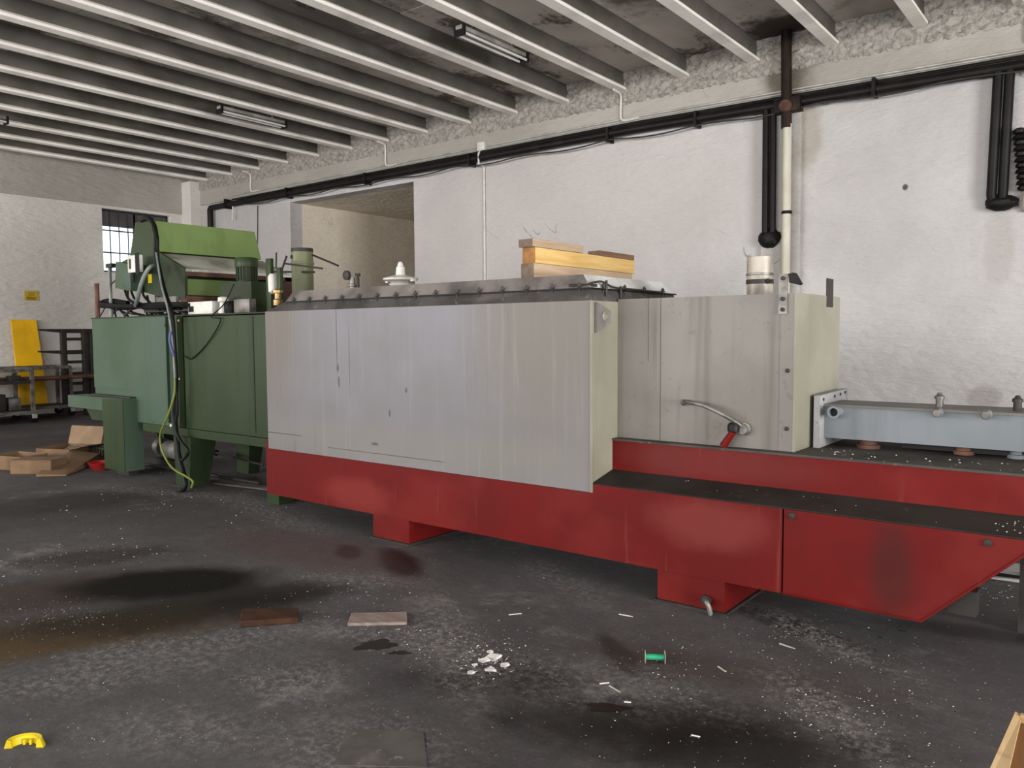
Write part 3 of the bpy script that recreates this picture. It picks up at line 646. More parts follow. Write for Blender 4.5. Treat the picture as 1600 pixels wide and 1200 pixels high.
# hose out of the housing
h = thing('braided_hose', 'braided steel hose curving out of the grey housing front', 'hose', (-1.9,4.52,1.05))
cyl('hose', sm([onY(1067,628,4.53),onY(1075,628,4.48),onY(1100,634,4.46),onY(1130,648,4.47),onY(1150,660,4.5),onY(1164,670,4.54)],6), .013, STEEL, h, 10)
MB().lathe(tuple(onY(1163,670,4.54)), [(.03,-.03),(.03,-.01),(.04,-.008),(.04,.006)], 10, axis='Y').build('hose_nut', STEEL, h)
MB().tube([onY(1068,630,4.54),onY(1068,627,4.5)], .018, 8).build('hose_end', STEEL, h)
h = thing('valve_lever', 'red valve lever with a black knob at the foot of the grey housing', 'lever', (-1.9,4.5,.93))
cyl('lever', [onY(1130,697,4.50),onY(1146,674,4.50)], [.024,.02], RED, h, 10)
p = onY(1146,668,4.5); MB().lathe((p.x,p.y,p.z), [(.015,-.03),(.034,-.022),(.036,.01),(.026,.028)], 10).build('knob', BLACKP, h)

# ------------------------------------------------------------------ TROUGH
tr = thing('blue_grey_trough', 'blue-grey boxed steel trough with pipe stubs right of the grey housing', 'trough', (-.6,5.05,.92))
MB().box(-1.48,.9,4.885,5.22,.972,1.158).build('trough_body', BLUEG, tr)
MB().box(-1.48,.9,4.87,5.235,1.158,1.172).build('trough_top', BLUET, tr)
MB().prism([(4.80,.918),(5.37,.918),(5.37,1.236),(4.80,1.226)], -1.487,-1.452,'X').build('flange_plate', PLATEW, tr)
MB().box(-1.51,-1.487,4.85,5.32,.93,1.21).build('dark_joint_strip', BLK, tr)  # black sheet painting the darkness of the gap behind the flange plate
for (yy,zz) in ((4.86,1.2),(5.08,1.205),(5.2,1.21),(5.3,1.215)): MB().lathe((-1.452,yy,zz), [(.009,0),(.009,.006)], 8, axis='X').build('bolt', DARKST, tr)
p = onY(1303,644,4.80); q = MB().lathe((p.x,4.80,p.z), [(.030,.10),(.030,0),(.036,-.004),(.036,-.012),(.024,-.012),(.024,.09)], 20, axis='Y').build('pipe_stub', BLUEG, tr)
MB().lathe((p.x,4.80,p.z), [(.024,.02),(.024,.03)], 16, axis='Y').build('bore', BLK, q)
for px, py in ((1466,645),(1542,648)):
    p = onY(px,py,4.84); q = MB().lathe((p.x,4.83,p.z), [(.022,.06),(.022,0),(.017,-.01),(.017,-.03)], 10, axis='Y').build('pipe_stub', BLUEG, tr)
    MB().lathe((p.x,4.80,p.z), [(.02,-.012),(.024,-.008),(.024,.008)], 6, axis='Y').build('cap_nut', STEEL, q)
for px, mt in ((1468,STEEL),(1590,DARKST)):
    x = onY(px,630,5.03).x
    q = MB().lathe((x,5.03,1.172), [(.02,0),(.02,.045),(.026,.046),(.026,.062),(.016,.068),(.01,.082)], 10).build('stud', mt, tr)
for px, py, mt, r in ((1342,706,RUST,.05),(1497,716,RUST,.04),(1588,716,BLUEG,.034)):
    x = onZ(px,py,.918).x
    MB().lathe((x, 5.02 if r<.045 else 4.98,.918), [(r*1.3,0),(r*1.3,.02),(r,.022),(r,.06)], 14).build('support_foot', mt, tr)
MB().box(-1.05,-.2,5.0,5.2,.93,.972).build('under_rail', BLACKP, tr)

# dark stand just inside the right edge
sd = thing('angle_iron_stand', 'dark angle-iron stand leg at the right edge beside the red bed', 'stand', (-.4,4.95,0))
a = onZ(1590,988)
MB().box(a.x,a.x+.03,a.y,a.y+.03,0,.42).build('leg', DARKST, sd)
MB().box(a.x+.35,a.x+.38,a.y,a.y+.03,0,.42).build('leg', DARKST, sd)
MB().box(a.x,a.x+.38,a.y-.004,a.y,.0,.12).build('foot_rail', DARKST, sd)
MB().box(a.x,a.x+.38,a.y-.004,a.y+.03,.37,.43).build('top_rail', DARKST, sd)

# ================================================================== GREEN MACHINE
gm = thing('green_cabinet', 'tall green enamelled machine cabinet left of the grey tank', 'machine', (-8.2,5.1,0))
gy = 4.55; gb = 5.62
MB().box(-9.93,-8.19,gy+.02,gb,.62,1.80).build('left_body', GREENB, gm)
MB().box(-8.19,-6.2,gy+.02,gb,.62,1.79).build('right_body', GREEN, gm)
MB().box(-9.92,-8.72,gy+.005,gy+.02,.98,1.80).build('left_panel', GREENB, gm)
MB().box(-8.72,-8.22,gy-.01,gy+.02,.66,1.80).build('door_panel', GREENB, gm)
MB().box(-8.06,-7.92,gy-.05,gy+.02,.63,1.80).build('corner_post', GREEN, gm)
MB().box(-7.87,-6.30,gy-.005,gy+.02,.625,1.785).build('right_panel', GREEN, gm)
MB().box(-6.66,-6.64,gy-.010,gy,.66,1.78).build('panel_joint', GREEND, gm)
MB().box(-9.94,-6.2,gy-.0,gb+.01,1.80,1.815).build('top_sheet', GREEND, gm)
MB().box(-8.76,-6.2,gy-.015,gb,.535,.62).build('base_rail', GREEN, gm)
for px, py, c in ((278,501,BRASS),(257,508,DARKST),(278,592,WHITE),(278,608,WHITE),(266,665,WHITE)):
    p = onY(px,py,gy-.05); MB().lathe(tuple(p), [(.012,.0),(.018,.004),(.018,.012)], 8, axis='Y').build('screw', c, gm)
def leg(x0,x1,y0,y1,dep,taper):
    return MB().hull8([(x0+.03,y0,0),(x1-.05,y0,0),(x1-.05,y1-.08,0),(x0+.03,y1-.08,0)],[(x0,y0,.54),(x1,y0,.54),(x1,y1,.54),(x0,y1,.54)])
leg(-8.06,-7.72,4.50,4.80,0,0).build('leg', GREEN, gm)
MB().box(-8.12,-7.75,4.49,4.75,0,.012).build('leg_foot_plate', DARKST, gm)
leg(-8.28,-7.98,5.38,5.60,0,0).build('leg', GREEN, gm)
MB().box(-6.51,-6.33,4.56,4.74,0,.6).build('leg', GREEN, gm)
leg(-9.95,-9.7,5.3,5.6,0,0).build('leg', GREEN, gm)
MB().box(-9.7,-8.8,4.66,4.72,.5,.66).build('lower_rail', GREEN, gm)
# L shaped duct at the left end
du = thing('elbow_duct', 'green L-shaped sheet duct at the left end of the green cabinet', 'duct', (-9.3,4.5,0))
MB().prism([(-10.33,.735),(-9.43,.735),(-9.43,.065),(-8.955,.065),(-8.955,.89),(-10.33,.877)], 4.42, 4.64,'Y').build('duct_body', GREENB, du)
MB().prism([(-9.44,.875),(-8.955,.887),(-8.955,.065),(-9.43,.065)], 4.412, 4.42,'Y').build('front_cover', GREEN, du)
MB().box(-9.32,-9.05,4.5,4.62,0,.066).build('duct_foot', DARKST, du)
MB().box(-9.92,-8.96,4.50,4.66,.886,.905).build('shelf_lip', DARKST, du)
MB().prism([(-10.0,.735),(-9.43,.735),(-9.43,.60),(-9.85,.60)], 4.48,4.62,'Y').build('gusset', GREEN, du)
pu = thing('pump_fitting', 'small grey pump and pipework on the floor under the green cabinet', 'pump', (-9.1,5.2,0))
x = -9.15
MB().lathe((x,5.1,.22), [(.02,-.14),(.10,-.12),(.11,-.05),(.11,.08),(.07,.12),(.07,.2)], 16, axis='X').build('pump_body', GALV, pu)
MB().lathe((x-.26,5.1,.24), [(.04,-.06),(.10,-.05),(.10,.06),(.04,.08)], 14, axis='X').build('pump_flange', STEEL, pu)
MB().box(x-.35,x+.25,5.0,5.2,0,.11).build('pump_base', DARKST, pu)
cyl('pipe', sm([(x-.3,5.1,.3),(x-.35,5.1,.45),(x-.2,5.05,.5)],5), .035, BLACKP, pu)
cyl('pipe', [(-9.6,4.9,.04),(-7.2,4.95,.05)], .018, DARKST, pu, 8)
cyl('pipe', [(-10.2,4.95,.3),(-10.2,4.95,.62)], .04, DARKST, pu)
rd = thing('drain_rod', 'dark steel drain rod with couplings under the right half of the green cabinet', 'pipe', (-7.3,5.2,.4))
cyl('rod', [onY(310,700,5.2),onY(412,727,5.0)], .012, DARKST, rd, 8)
p = onY(336,707,5.15); MB().lathe(tuple(p), [(.02,-.04),(.035,-.03),(.035,.03),(.02,.04)], 8, axis='X').build('coupling', DARKST, rd)
rm = MB().prism([(-8.0,4.75),(-6.9,4.95),(-6.95,5.25),(-8.1,5.05)], .0,.012,'Z')
solo(rm, 'floor_sheet', FLOORP, 'thin dusty metal sheet lying on the floor under the green cabinet', 'sheet', (-7.5,5,0))

# HOOD, extruded along y
Y0, Y1 = 4.70, 6.03
hd = thing('green_hood', 'large angular green extraction hood raised above the green cabinet', 'hood', (-8.7,5.3,1.82))
A_,B_,C_,D_,E_ = (-9.07,2.885),(-8.735,2.88),(-8.61,2.53),(-8.06,2.31),(-8.07,1.985)
F_,G_,H_,I_ = (-8.44,2.005),(-9.58,2.20),(-9.50,2.44),(-9.22,2.50)
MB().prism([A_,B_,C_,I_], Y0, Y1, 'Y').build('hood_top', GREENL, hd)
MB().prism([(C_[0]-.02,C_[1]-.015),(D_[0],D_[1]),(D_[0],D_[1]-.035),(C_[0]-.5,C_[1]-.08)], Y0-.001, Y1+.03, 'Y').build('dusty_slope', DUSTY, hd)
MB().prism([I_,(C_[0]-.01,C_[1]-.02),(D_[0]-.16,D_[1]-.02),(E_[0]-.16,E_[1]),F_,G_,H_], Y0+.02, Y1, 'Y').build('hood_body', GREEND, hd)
MB().prism([A_,B_,C_,D_,E_,F_,G_,H_,I_], Y0-.012, Y0+.02, 'Y').build('end_plate', GREEN, hd)
MB().box(D_[0]-.04,D_[0]+.006,Y0,Y1+.04,D_[1]-.075,D_[1]-.028).build('rusty_top_rail', RUST, hd)
MB().box(E_[0]-.12,E_[0]+.01,Y0,Y1-.05,E_[1]-.03,E_[1]+.035).build('rusty_bottom_rail', RUST, hd)
MB().box(D_[0]-.04,D_[0]+.006,Y1-.06,Y1+.04,E_[1],D_[1]-.03).build('rusty_side_rail', RUST, hd)
MB().box(D_[0]-.11,D_[0]-.10,Y0+.05,Y1-.08,E_[1]+.05,D_[1]-.10).build('inner_panel', GREENL, hd)  # lit green put on a panel that sits in the hood's shade
cb = MB().box(-9.28,-8.92,Y0-.16,Y0-.012,2.12,2.42,bev=.006)
M_ = Matrix.Translation(Vector((-9.1,0,2.27))) @ Matrix.Rotation(math.radians(8),4,'Y') @ Matrix.Translation(Vector((9.1,0,-2.27)))
for v_ in cb.bm.verts: v_.co = M_ @ v_.co
cbo = cb.build('control_box', GREENB, hd)
p = onY(211,413,Y0-.18)
MB().box(p.x-.13,p.x+.12,Y0-.20,Y0-.15,p.z-.09,p.z+.10,bev=.008).build('switch_plate', WHITE, cbo)
MB().box(p.x+.05,p.x+.13,Y0-.205,Y0-.198,p.z-.11,p.z+.12).build('switch_window', BLK, cbo)
MB().box(p.x-.09,p.x-.05,Y0-.205,Y0-.198,p.z-.05,p.z+.06).build('switch_slot', DARKST, cbo)
p = onY(206,432,Y0-.165); MB().box(p.x-.03,p.x+.04,Y0-.168,Y0-.155,p.z-.06,p.z+.05).build('dark_label', BLK, cbo)
p = onY(234,435,Y0-.02); MB().box(p.x-.05,p.x+.03,Y0-.016,Y0-.011,p.z-.05,p.z+.05).build('yellow_sticker', YELP, hd)
for x_,y_ in ((-8.9,Y0+.15),(-8.3,Y0+.12),(-8.9,Y1-.2),(-8.3,Y1-.2)):
    zt = 2.03 if x_ > -8.5 else 2.09
    MB().box(x_-.04,x_+.04,y_-.03,y_+.03,1.815,zt).build('support_post', DARKST, hd)
MB().box(-9.0,-8.05,Y0+.02,Y0+.10,1.86,1.94).build('support_beam', DARKST, hd)
MB().box(-8.62,-8.2,Y0-.04,Y0+.0,1.93,2.02).build('grey_bracket', STEEL, hd)

# motor and its box
mt_ = thing('gear_housing', 'green box housing on the cabinet top carrying the motor', 'housing', (-7.2,4.9,1.815))
bxr = -6.97
MB().box(-7.47,bxr,4.75,5.05,1.835,2.13).build('housing_box', GREEND, mt_)
MB().box(bxr,bxr+.008,4.75,5.05,1.835,2.13).build('lit_side_sheet', GREEN, mt_)  # lighter green sheet painting the lit right side of the housing
MB().box(-7.5,-6.9,4.73,5.08,1.815,1.838).build('base_flange', DARKST, mt_)
mo = thing('electric_motor', 'upright green electric motor with a finned case on the green box', 'motor', (-7.13,4.9,2.13))
mxx = onY(386,440,4.88).x
MB().lathe((mxx,4.88,2.13), [(.115,0),(.115,.012),(.095,.014),(.095,.16)], 24).build('motor_case', GREEND, mo)
for i in range(20):
    a_ = i*2*math.pi/20
    f_ = MB().box(.09,.108,-.004,.004,.02,.155, M=Matrix.Translation(Vector((mxx,4.88,2.13))) @ Matrix.Rotation(a_,4,'Z'))
    f_.build('cooling_fin', GREEN, mo)
MB().lathe((mxx,4.88,2.285), [(.112,0),(.115,.01),(.115,.085),(.105,.098),(.03,.10)], 24).build('fan_cover', GREEN, mo)
# posts and fittings between the hood and the tank
for px, w_, top, nm, lb, y_ in ((421,.075,404,'bracket_post','flat green bracket post right of the motor, leftmost of the pair',4.72), (437,.05,418,'bracket_post','narrow green post with brass valve next to the tank lid',4.68)):
    t_ = onY(px,top,y_); x = t_.x
    q = thing(nm, lb, 'post', (x,y_,1.815))
    MB().box(x-w_/2,x+w_/2,y_-.02,y_+.02,1.815,t_.z,bev=.004).build('post', GREEN, q)
    if px == 437:
        p = onY(434,462,y_-.05)
        MB().lathe((p.x,p.y,p.z-.06), [(.02,-.05),(.045,-.03),(.045,.02),(.03,.03),(.03,.08),(.05,.085),(.05,.11),(.02,.12)], 12).build('brass_valve', BRASS, q)
        cyl('rod', [(x+.02,y_,t_.z-.04),(x+.11,y_,t_.z+.10)], .01, DARKST, q, 6)
        cyl('rod', [(x+.09,y_,t_.z+.03),(x+.5,y_+.1,t_.z-.03)], .009, DARKST, q, 6)
    else:
        MB().lathe((x+.06,y_-.01,t_.z-.24), [(.02,-.1),(.045,-.08),(.05,.06),(.03,.09)], 10).build('white_relay', WHITE, q)
        cyl('feeler_rod', [(x+.10,y_,t_.z-.1),(x+.11,y_,t_.z+.05)], .008, DARKST, q, 6)
fx = onY(473,440,5.05).x
fl = thing('flue_pipe', 'round green flue pipe with a dark rim behind the left end of the tank', 'flue', (fx,5.05,1.8))
MB().lathe((fx,5.05,1.80), [(.105,0),(.105,.64),(.099,.64),(.099,.5)], 28).build('pipe', GREENP, fl)
MB().lathe((fx,5.05,2.30), [(.106,-.012),(.114,-.01),(.114,.01),(.106,.012)], 28).build('joint_ring', GREENP, fl)
MB().lathe((fx,5.05,2.41), [(.1055,-.0),(.107,.0),(.107,.035),(.1055,.036)], 28).build('rim', DARKST, fl)
MB().lathe((fx-.03,4.95,2.36), [(.02,-.006),(.02,.006)], 12, axis='Y').build('hole', BLK, fl)
cyl('rod', [(fx+.1,5.1,2.38),(fx+.42,5.15,2.26)], .011, DARKST, fl, 6)
cyl('rod', [(fx-.36,4.95,2.23),(fx+.25,5.0,2.2)], .010, DARKST, fl, 6)

# junk on the cabinet top
def pbox(x0,y0,x1,y1,Y,dep,name,mt,label,cat):
    a_ = onY(x0,y1,Y); b_ = onY(x1,y0,Y)
    return solo(MB().box(a_.x,b_.x,Y,Y+dep,1.816,b_.z,bev=.006), name, mt, label, cat, (a_.x,Y,1.816))
c1 = thing('relay_box', 'white relay box with a dark window on the green cabinet edge', 'box', (-7.55,4.62,1.816))
MB().box(-7.87,-7.42,4.6,4.72,1.816,1.945,bev=.006).build('case', WHITE, c1)
MB().box(-7.85,-7.76,4.595,4.6,1.84,1.90).build('window', BLK, c1)
c1 = thing('solenoid_valve', 'white and black solenoid valve beside the white relay box', 'valve', (-7.3,4.62,1.816))
MB().lathe((-7.28,4.64,1.816), [(.05,0),(.05,.05),(.035,.06),(.035,.11),(.055,.12),(.05,.16),(.02,.17)], 14).build('valve_body', WHITE, c1)
MB().lathe((-7.15,4.64,1.816), [(.06,0),(.065,.03),(.065,.09),(.04,.12)], 14).build('coil', BLK, c1)
solo(MB().box(-7.04,-6.78,4.6,4.68,1.816,1.95,bev=.006), 'terminal_box', STEEL, 'grey metal terminal box in front of the green motor housing', 'box', (-6.9,4.64,1.816))

def cable(label, pts, r, mt, name='cable', k=6, grp=None):
    P_ = sm([onY(a_,b_,y_) for a_,b_,y_ in pts], k); c_ = P_[-1]
    return solo(MB().tube(P_, r, 8), name, mt, label, 'cable', c_, grp)
cable('thick black cable arching over the hood and hanging to the floor', [(218,352,4.78),(224,342,4.66),(234,342,4.62),(243,360,4.58),(244,395,4.55),(250,430,4.50),(260,465,4.46),(268,490,4.43),(272,540,4.42),(275,600,4.42),(273,650,4.42),(277,690,4.42),(280,715,4.40),(290,757,4.36),(277,771,4.34)], .026, BLK)
cable('second black cable hanging beside the thick one', [(238,345,4.64),(246,370,4.58),(247,405,4.55),(257,450,4.49),(266,490,4.42),(268,530,4.41),(274,590,4.41),(277,640,4.41),(274,668,4.41),(283,690,4.40),(294,705,4.40),(286,718,4.40),(279,716,4.40)], .016, BLK)
cable('grey cable looping from the hood end down the cabinet front', [(240,415,4.56),(232,420,4.5),(222,440,4.48),(214,470,4.5),(212,478,4.6)], .022, GREYC)
cable('thin pale cable running down with the black bundle', [(244,395,4.53),(252,445,4.45),(262,482,4.41),(268,520,4.40),(272,570,4.40),(274,610,4.40)], .011, GREYC)
cable('yellow-green earth wire curving down to the floor', [(273,590,4.39),(272,617,4.38),(262,650,4.36),(250,680,4.36),(254,705,4.36),(268,730,4.34),(290,744,4.34),(301,752,4.34),(299,762,4.34)], .011, YGC)
cable('short blue wires in the black bundle on the cabinet corner', [(267,518,4.39),(265,530,4.38),(268,545,4.38),(272,556,4.39)], .014, BLUEC)
cable('thin dark cable curving across the right green panel', [(366,443,4.62),(350,475,4.53),(330,495,4.50),(345,500,4.52),(325,535,4.53),(300,560,4.53),(288,556,4.53)], .006, BLK)
# the cable tray heap
hp = thing('cable_heap', 'tangled heap of black cables lying on the left end of the cabinet top', 'cable', (-9.0,4.8,1.82))
for i in range(3):
    cyl('cable_bundle', sm([onY(300-4*i,477,4.62+.06*i),onY(250,476+i*2,4.62),onY(200,479,4.60),onY(168,477+i,4.60),onY(158,474+i*2,4.64),onY(172,470+i,4.72),onY(200,474,4.75)],5), .030-.004*i, BLK, hp, 8)
for i in range(26):
    x0_ = random.uniform(165,290); x1_ = x0_+random.uniform(-40,50); y_ = random.uniform(4.6,5.0)
    P_ = [onY(x0_,random.uniform(478,484),y_), onY((x0_+x1_)/2,random.uniform(474,490),y_+.03), Vector((onY(x1_,486,y_).x,y_+.05,1.83))]
    cyl('loose_cable', sm(P_,5), random.choice([.008,.012,.016]), random.choice([BLK,BLK,DARKST,BLK]), hp, 6)
for (a_,b_,c2_,d_) in ((194,450,220,478),(200,450,212,476),(204,452,232,480),(230,462,250,484),(222,440,238,476)):
    cyl('loose_cable', sm([onY(a_,b_,4.68),onY((a_+c2_)/2-6,(b_+d_)/2+3,4.66),onY(c2_,d_,4.66)],5), .014, BLK, hp, 6)
for px, top, y_, r, lb in ((151,443,4.62,.028,'thick dark upright rod at the left corner of the green cabinet'),(171,412,4.68,.02,'tall thin upright rod behind the cable heap with a clamp on top')):
    t_ = onY(px,top,y_); q = thing('upright_rod', lb, 'rod', (t_.x,y_,1.815))
    cyl('rod', [(t_.x,y_,1.815),(t_.x,y_,t_.z)], r, RUST if px < 160 else GREYC, q, 8)
    if px > 160:
        MB().box(t_.x-.04,t_.x+.10,y_-.03,y_+.03,t_.z-.05,t_.z-.0,bev=.006).build('clamp', DARKST, q)
        cyl('stay', [(t_.x-.3,y_,1.82),(t_.x,y_,2.05)], .008, DARKST, q, 6)
        cyl('stay', [(t_.x,y_,2.2),(t_.x+.25,y_,2.3)], .008, DARKST, q, 6)

# ================================================================== LEFT BACKGROUND
sg = thing('wall_sign', 'small yellow notice with red print on the left wall', 'sign', (XL+.03,6.98,2.42))
MB().box(XL+.001,XL+.012,6.86,7.12,2.32,2.52).build('plate', SIGNY, sg)
for z_, a_, b_ in ((2.475,6.93,7.05),(2.435,6.93,7.05),(2.385,6.90,7.08),(2.355,6.90,7.08)):
    MB().box(XL+.012,XL+.0135,a_,b_,z_-.009,z_+.009).build('text_line', SIGNR, sg)
yb_ = MB().hull8([(XL+.25,6.60,.12),(XL+.28,6.60,.12),(XL+.28,7.12,.12),(XL+.25,7.12,.12)],[(XL+.03,6.57,1.93),(XL+.06,6.57,1.93),(XL+.06,7.04,1.93),(XL+.03,7.04,1.93)])
solo(yb_, 'yellow_board', YEL, 'tall yellow board leaning against the left wall behind the trolleys', 'board', (XL+.2,6.85,.12))
# cantilever rack
XR_ = -16.9
rk = thing('cantilever_rack', 'dark steel storage rack with tapering arms by the left wall', 'rack', (XR_,7.7,0))
def RX(px, py): return onX(px, py, XR_)
for px in (100, 133, 144):
    p = RX(px, 560); MB().box(XR_-.05,XR_+.05,p.y-.05,p.y+.05,0,RX(px,516).z,bev=.006).build('post', DARKST, rk)
for py0, xs in ((515,60),(549,60),(583,95)):
    a_ = RX(xs,py0); b_ = RX(150,py0+1)
    yy1 = 9.6
    MB().prism([(a_.y,a_.z+.01),(a_.y,a_.z-.02),(a_.y+.5,a_.z-.07),(yy1,a_.z-.08),(yy1,a_.z+.02)], XR_-.04, XR_+.04,'X').build('arm', DARKST, rk)
for py0 in (530,566,600,615):
    a_ = RX(100,py0); MB().box(XR_-.03,XR_+.03,a_.y,9.6,a_.z-.03,a_.z+.03).build('crossbar', DARKST, rk)
for i in range(5):
    o_ = solo(MB().tube([(XR_+.27+.07*i,4.6,.797),(XR_+.27+.07*i,9.4,.797)], .034, 8), 'steel_bar', DARKST if i%2 else RUST, ('first','second','third','fourth','fifth')[i]+' bar from the room side in the row of long steel bars across the trolleys', 'bar', (XR_+.3+.07*i,7,.86), 'long steel bars across the carts')
def cart(x, y1, y0, d, label):
    c_ = thing('trolley', label, 'cart', (x,(y0+y1)/2,0))
    for xx in (x, x-d):
        for yy in (y0, y1):
            MB().box(xx-.03,xx+.03,yy-.03,yy+.03,.16,.98).build('post', STEEL, c_)
            w_ = MB().lathe((xx,yy,.08), [(.02,-.03),(.075,-.025),(.08,0),(.075,.025),(.02,.03)], 14, axis='X').build('wheel', BLK, c_)
            MB().box(xx-.045,xx+.045,yy-.03,yy+.05,.09,.165).build('fork', GALV, w_)
    for z_, mt in ((.98,STEEL),(.20,STEEL),(.76,DARKST)):
        for xx in (x, x-d): MB().box(xx-.025,xx+.025,y0,y1,z_-.03,z_+.03).build('side_rail', mt, c_)
        for yy in (y0, y1): MB().box(x-d,x,yy-.025,yy+.025,z_-.03,z_+.03).build('end_rail', mt, c_)
    MB().box(x-d,x,y0,y1,.74,.76).build('deck', DARKST, c_)
    MB().box(x-d,x,y0,y1,.22,.235).build('lower_deck', DARKST, c_)
cart(-16.05, 6.25, 4.2, .75, 'steel frame trolley with small wheels at the left edge, nearer one')
cart(-16.86, 7.28, 5.0, .6, 'steel frame trolley behind the nearer one in front of the yellow panel')
for i,(y_,w_,h_,mt,lb) in enumerate(((5.3,.35,.25,CARD,'brown carton on the lower deck of the nearer trolley'),(5.75,.3,.3,DARKST,'dark bin on the lower deck of the nearer trolley'),(6.05,.2,.22,STEEL,'grey tin on the lower deck of the nearer trolley'))):
    solo(MB().box(-16.7,-16.3,y_-w_/2,y_+w_/2,.236,.236+h_,bev=.01), 'storage_box', mt, lb, 'box', (-16.5,y_,.236))
for i,(y_,w_,h_,mt,lb) in enumerate(((5.1,.3,.2,STEEL,'grey metal casting on the deck of the nearer trolley, cut by the photo edge'),(5.55,.25,.26,GREEND,'dull green block on the deck of the nearer trolley'),(6.0,.2,.12,DARKST,'flat dark part on the deck of the nearer trolley'))):
    solo(MB().box(-16.30,-16.10,y_-w_/2,y_+w_/2,.762,.762+h_,bev=.02).tube([(-16.2,y_,.762+h_),(-16.2,y_,.80+h_)],.03,8), 'machine_part', mt, lb, 'part', (-16.2,y_,.762))

# cardboard
def openbox(c, sx, sy, h, rz, mt, label, tilt=0):
    t_ = thing('cardboard_box', label, 'box', c); t_.rotation_euler = (tilt,0,rz)
    z0 = c[2]
    def B(a,b,c_,d,e,f,nm): MB().box(c[0]+a,c[0]+b,c[1]+c_,c[1]+d,z0+e,z0+f).build(nm, mt, t_)
    B(-sx/2,sx/2,-sy/2,sy/2,0,.006,'bottom')
    B(-sx/2,sx/2,-sy/2,-sy/2+.006,0,h,'side'); B(-sx/2,sx/2,sy/2-.006,sy/2,0,h,'side')
    B(-sx/2,-sx/2+.006,-sy/2,sy/2,0,h,'side'); B(sx/2-.006,sx/2,-sy/2,sy/2,0,h,'side')
    return t_
c = onZ(88,722); c = (c.x-.1, c.y+.2, 0)
b1 = openbox(c, .55, .5, .17, .35, CARD, 'open cardboard box with a raised pale flap, left of the elbow duct')
MB().hull8([(c[0]-.275,c[1]+.25,.17),(c[0]+.275,c[1]+.25,.17),(c[0]+.275,c[1]+.256,.17),(c[0]-.275,c[1]+.256,.17)],
           [(c[0]-.285,c[1]+.33,.40),(c[0]+.265,c[1]+.33,.40),(c[0]+.265,c[1]+.336,.40),(c[0]-.285,c[1]+.336,.40)]).build('flap', CARDL, b1)
MB().hull8([(c[0]+.275,c[1]-.25,.17),(c[0]+.275,c[1]+.25,.17),(c[0]+.281,c[1]+.25,.17),(c[0]+.281,c[1]-.25,.17)],
           [(c[0]+.43,c[1]-.25,.21),(c[0]+.43,c[1]+.25,.21),(c[0]+.436,c[1]+.25,.205),(c[0]+.436,c[1]-.25,.205)]).build('flap', CARDL, b1)
c = onZ(44,740); b2 = openbox((c.x,c.y+.12,0), .5, .3, .16, .6, CARD, 'low crushed cardboard box at the left edge, the nearer of two')
MB().box(c.x-.25,c.x+.25,c.y-.03,c.y+.25,.155,.165).build('flap', CARD, b2)
c = onZ(8,736); openbox((c.x-.1,c.y+.2,0), .5, .35, .17, .3, CARD, 'brown cardboard box cut off by the left edge of the photo')
for i,(a_,b_,lb,mt,z_) in enumerate((((70,738),(150,704),'flattened grey cardboard sheet slanting toward the elbow duct',WP,.02),((80,745),(135,722),'smaller brown cardboard scrap beneath the slanting sheet',CARD,.005))):
    p = onZ(*a_); q = onZ(*b_)
    d_ = (q-p).normalized(); n_ = Vector((-d_.y,d_.x,0))*.16
    m_ = MB().hull8([p-n_+Vector((0,0,z_)),q-n_+Vector((0,0,z_)),q+n_+Vector((0,0,z_)),p+n_+Vector((0,0,z_))],[p-n_+Vector((0,0,z_+.012)),q-n_+Vector((0,0,z_+.10)),q+n_+Vector((0,0,z_+.16)),p+n_+Vector((0,0,z_+.03))])
    solo(m_, 'cardboard_sheet', mt, lb, 'cardboard', p)
p = onZ(157,733); rb = thing('red_dish', 'small red plastic dish on the floor behind the elbow duct', 'dish', p)
MB().lathe(tuple(p), [(.10,0),(.14,.09),(.135,.09),(.095,.006)], 18).build('dish', REDP, rb)
p = onZ(150,722); br = thing('wire_basket', 'low dark wire basket behind the red dish', 'basket', (p.x,p.y+.15,0))
for i in range(11):
    x_ = p.x-.35+.07*i; cyl('wire', [(x_,p.y+.05,.0),(x_,p.y+.05,.17)], .006, DARKST, br, 5)
for z_ in (.01,.17): MB().tube([(p.x-.36,p.y+.05,z_),(p.x+.36,p.y+.05,z_),(p.x+.36,p.y+.35,z_),(p.x-.36,p.y+.35,z_),(p.x-.36,p.y+.05,z_)], .009, 6).build('rim', DARKST, br)

# ================================================================== FLOOR ITEMS
def quadslab(pts, z0, h, name, mt, label, cat):
    P_ = [onZ(*q) for q in pts]; c_ = sum(P_, Vector())/len(P_)
    m_ = MB().hull8([p+Vector((0,0,z0)) for p in P_], [p*1+Vector((0,0,z0+h)) for p in P_])
    bmesh.ops.bevel(m_.bm, geom=m_.bm.edges[:], offset=min(h*.25,.004), segments=1, affect='EDGES')
    return solo(m_, name, mt, label, cat, c_)
quadslab([(374,981),(466,974),(466,958),(378,961)], 0, .035, 'timber_block', WRB, 'oil-soaked brown timber block on the floor near the dark puddle', 'timber')
quadslab([(543,979),(636,977),(636,960),(549,962)], 0, .018, 'board', WP, 'greyish pink board lying on the floor left of the plaster rubble', 'board')
quadslab([(522,1197),(668,1200),(662,1143),(541,1140)], 0, .004, 'floor_plate', FLOORP, 'thin grimy square plate flat on the floor at the bottom of the photo', 'plate')
p = onZ(1556,900)
quadslab([(1545,905),(1600,912),(1640,892),(1570,882)], 0, .02, 'white_board', PLATEW, 'white board on the floor beyond the slanting end of the red bed', 'board')
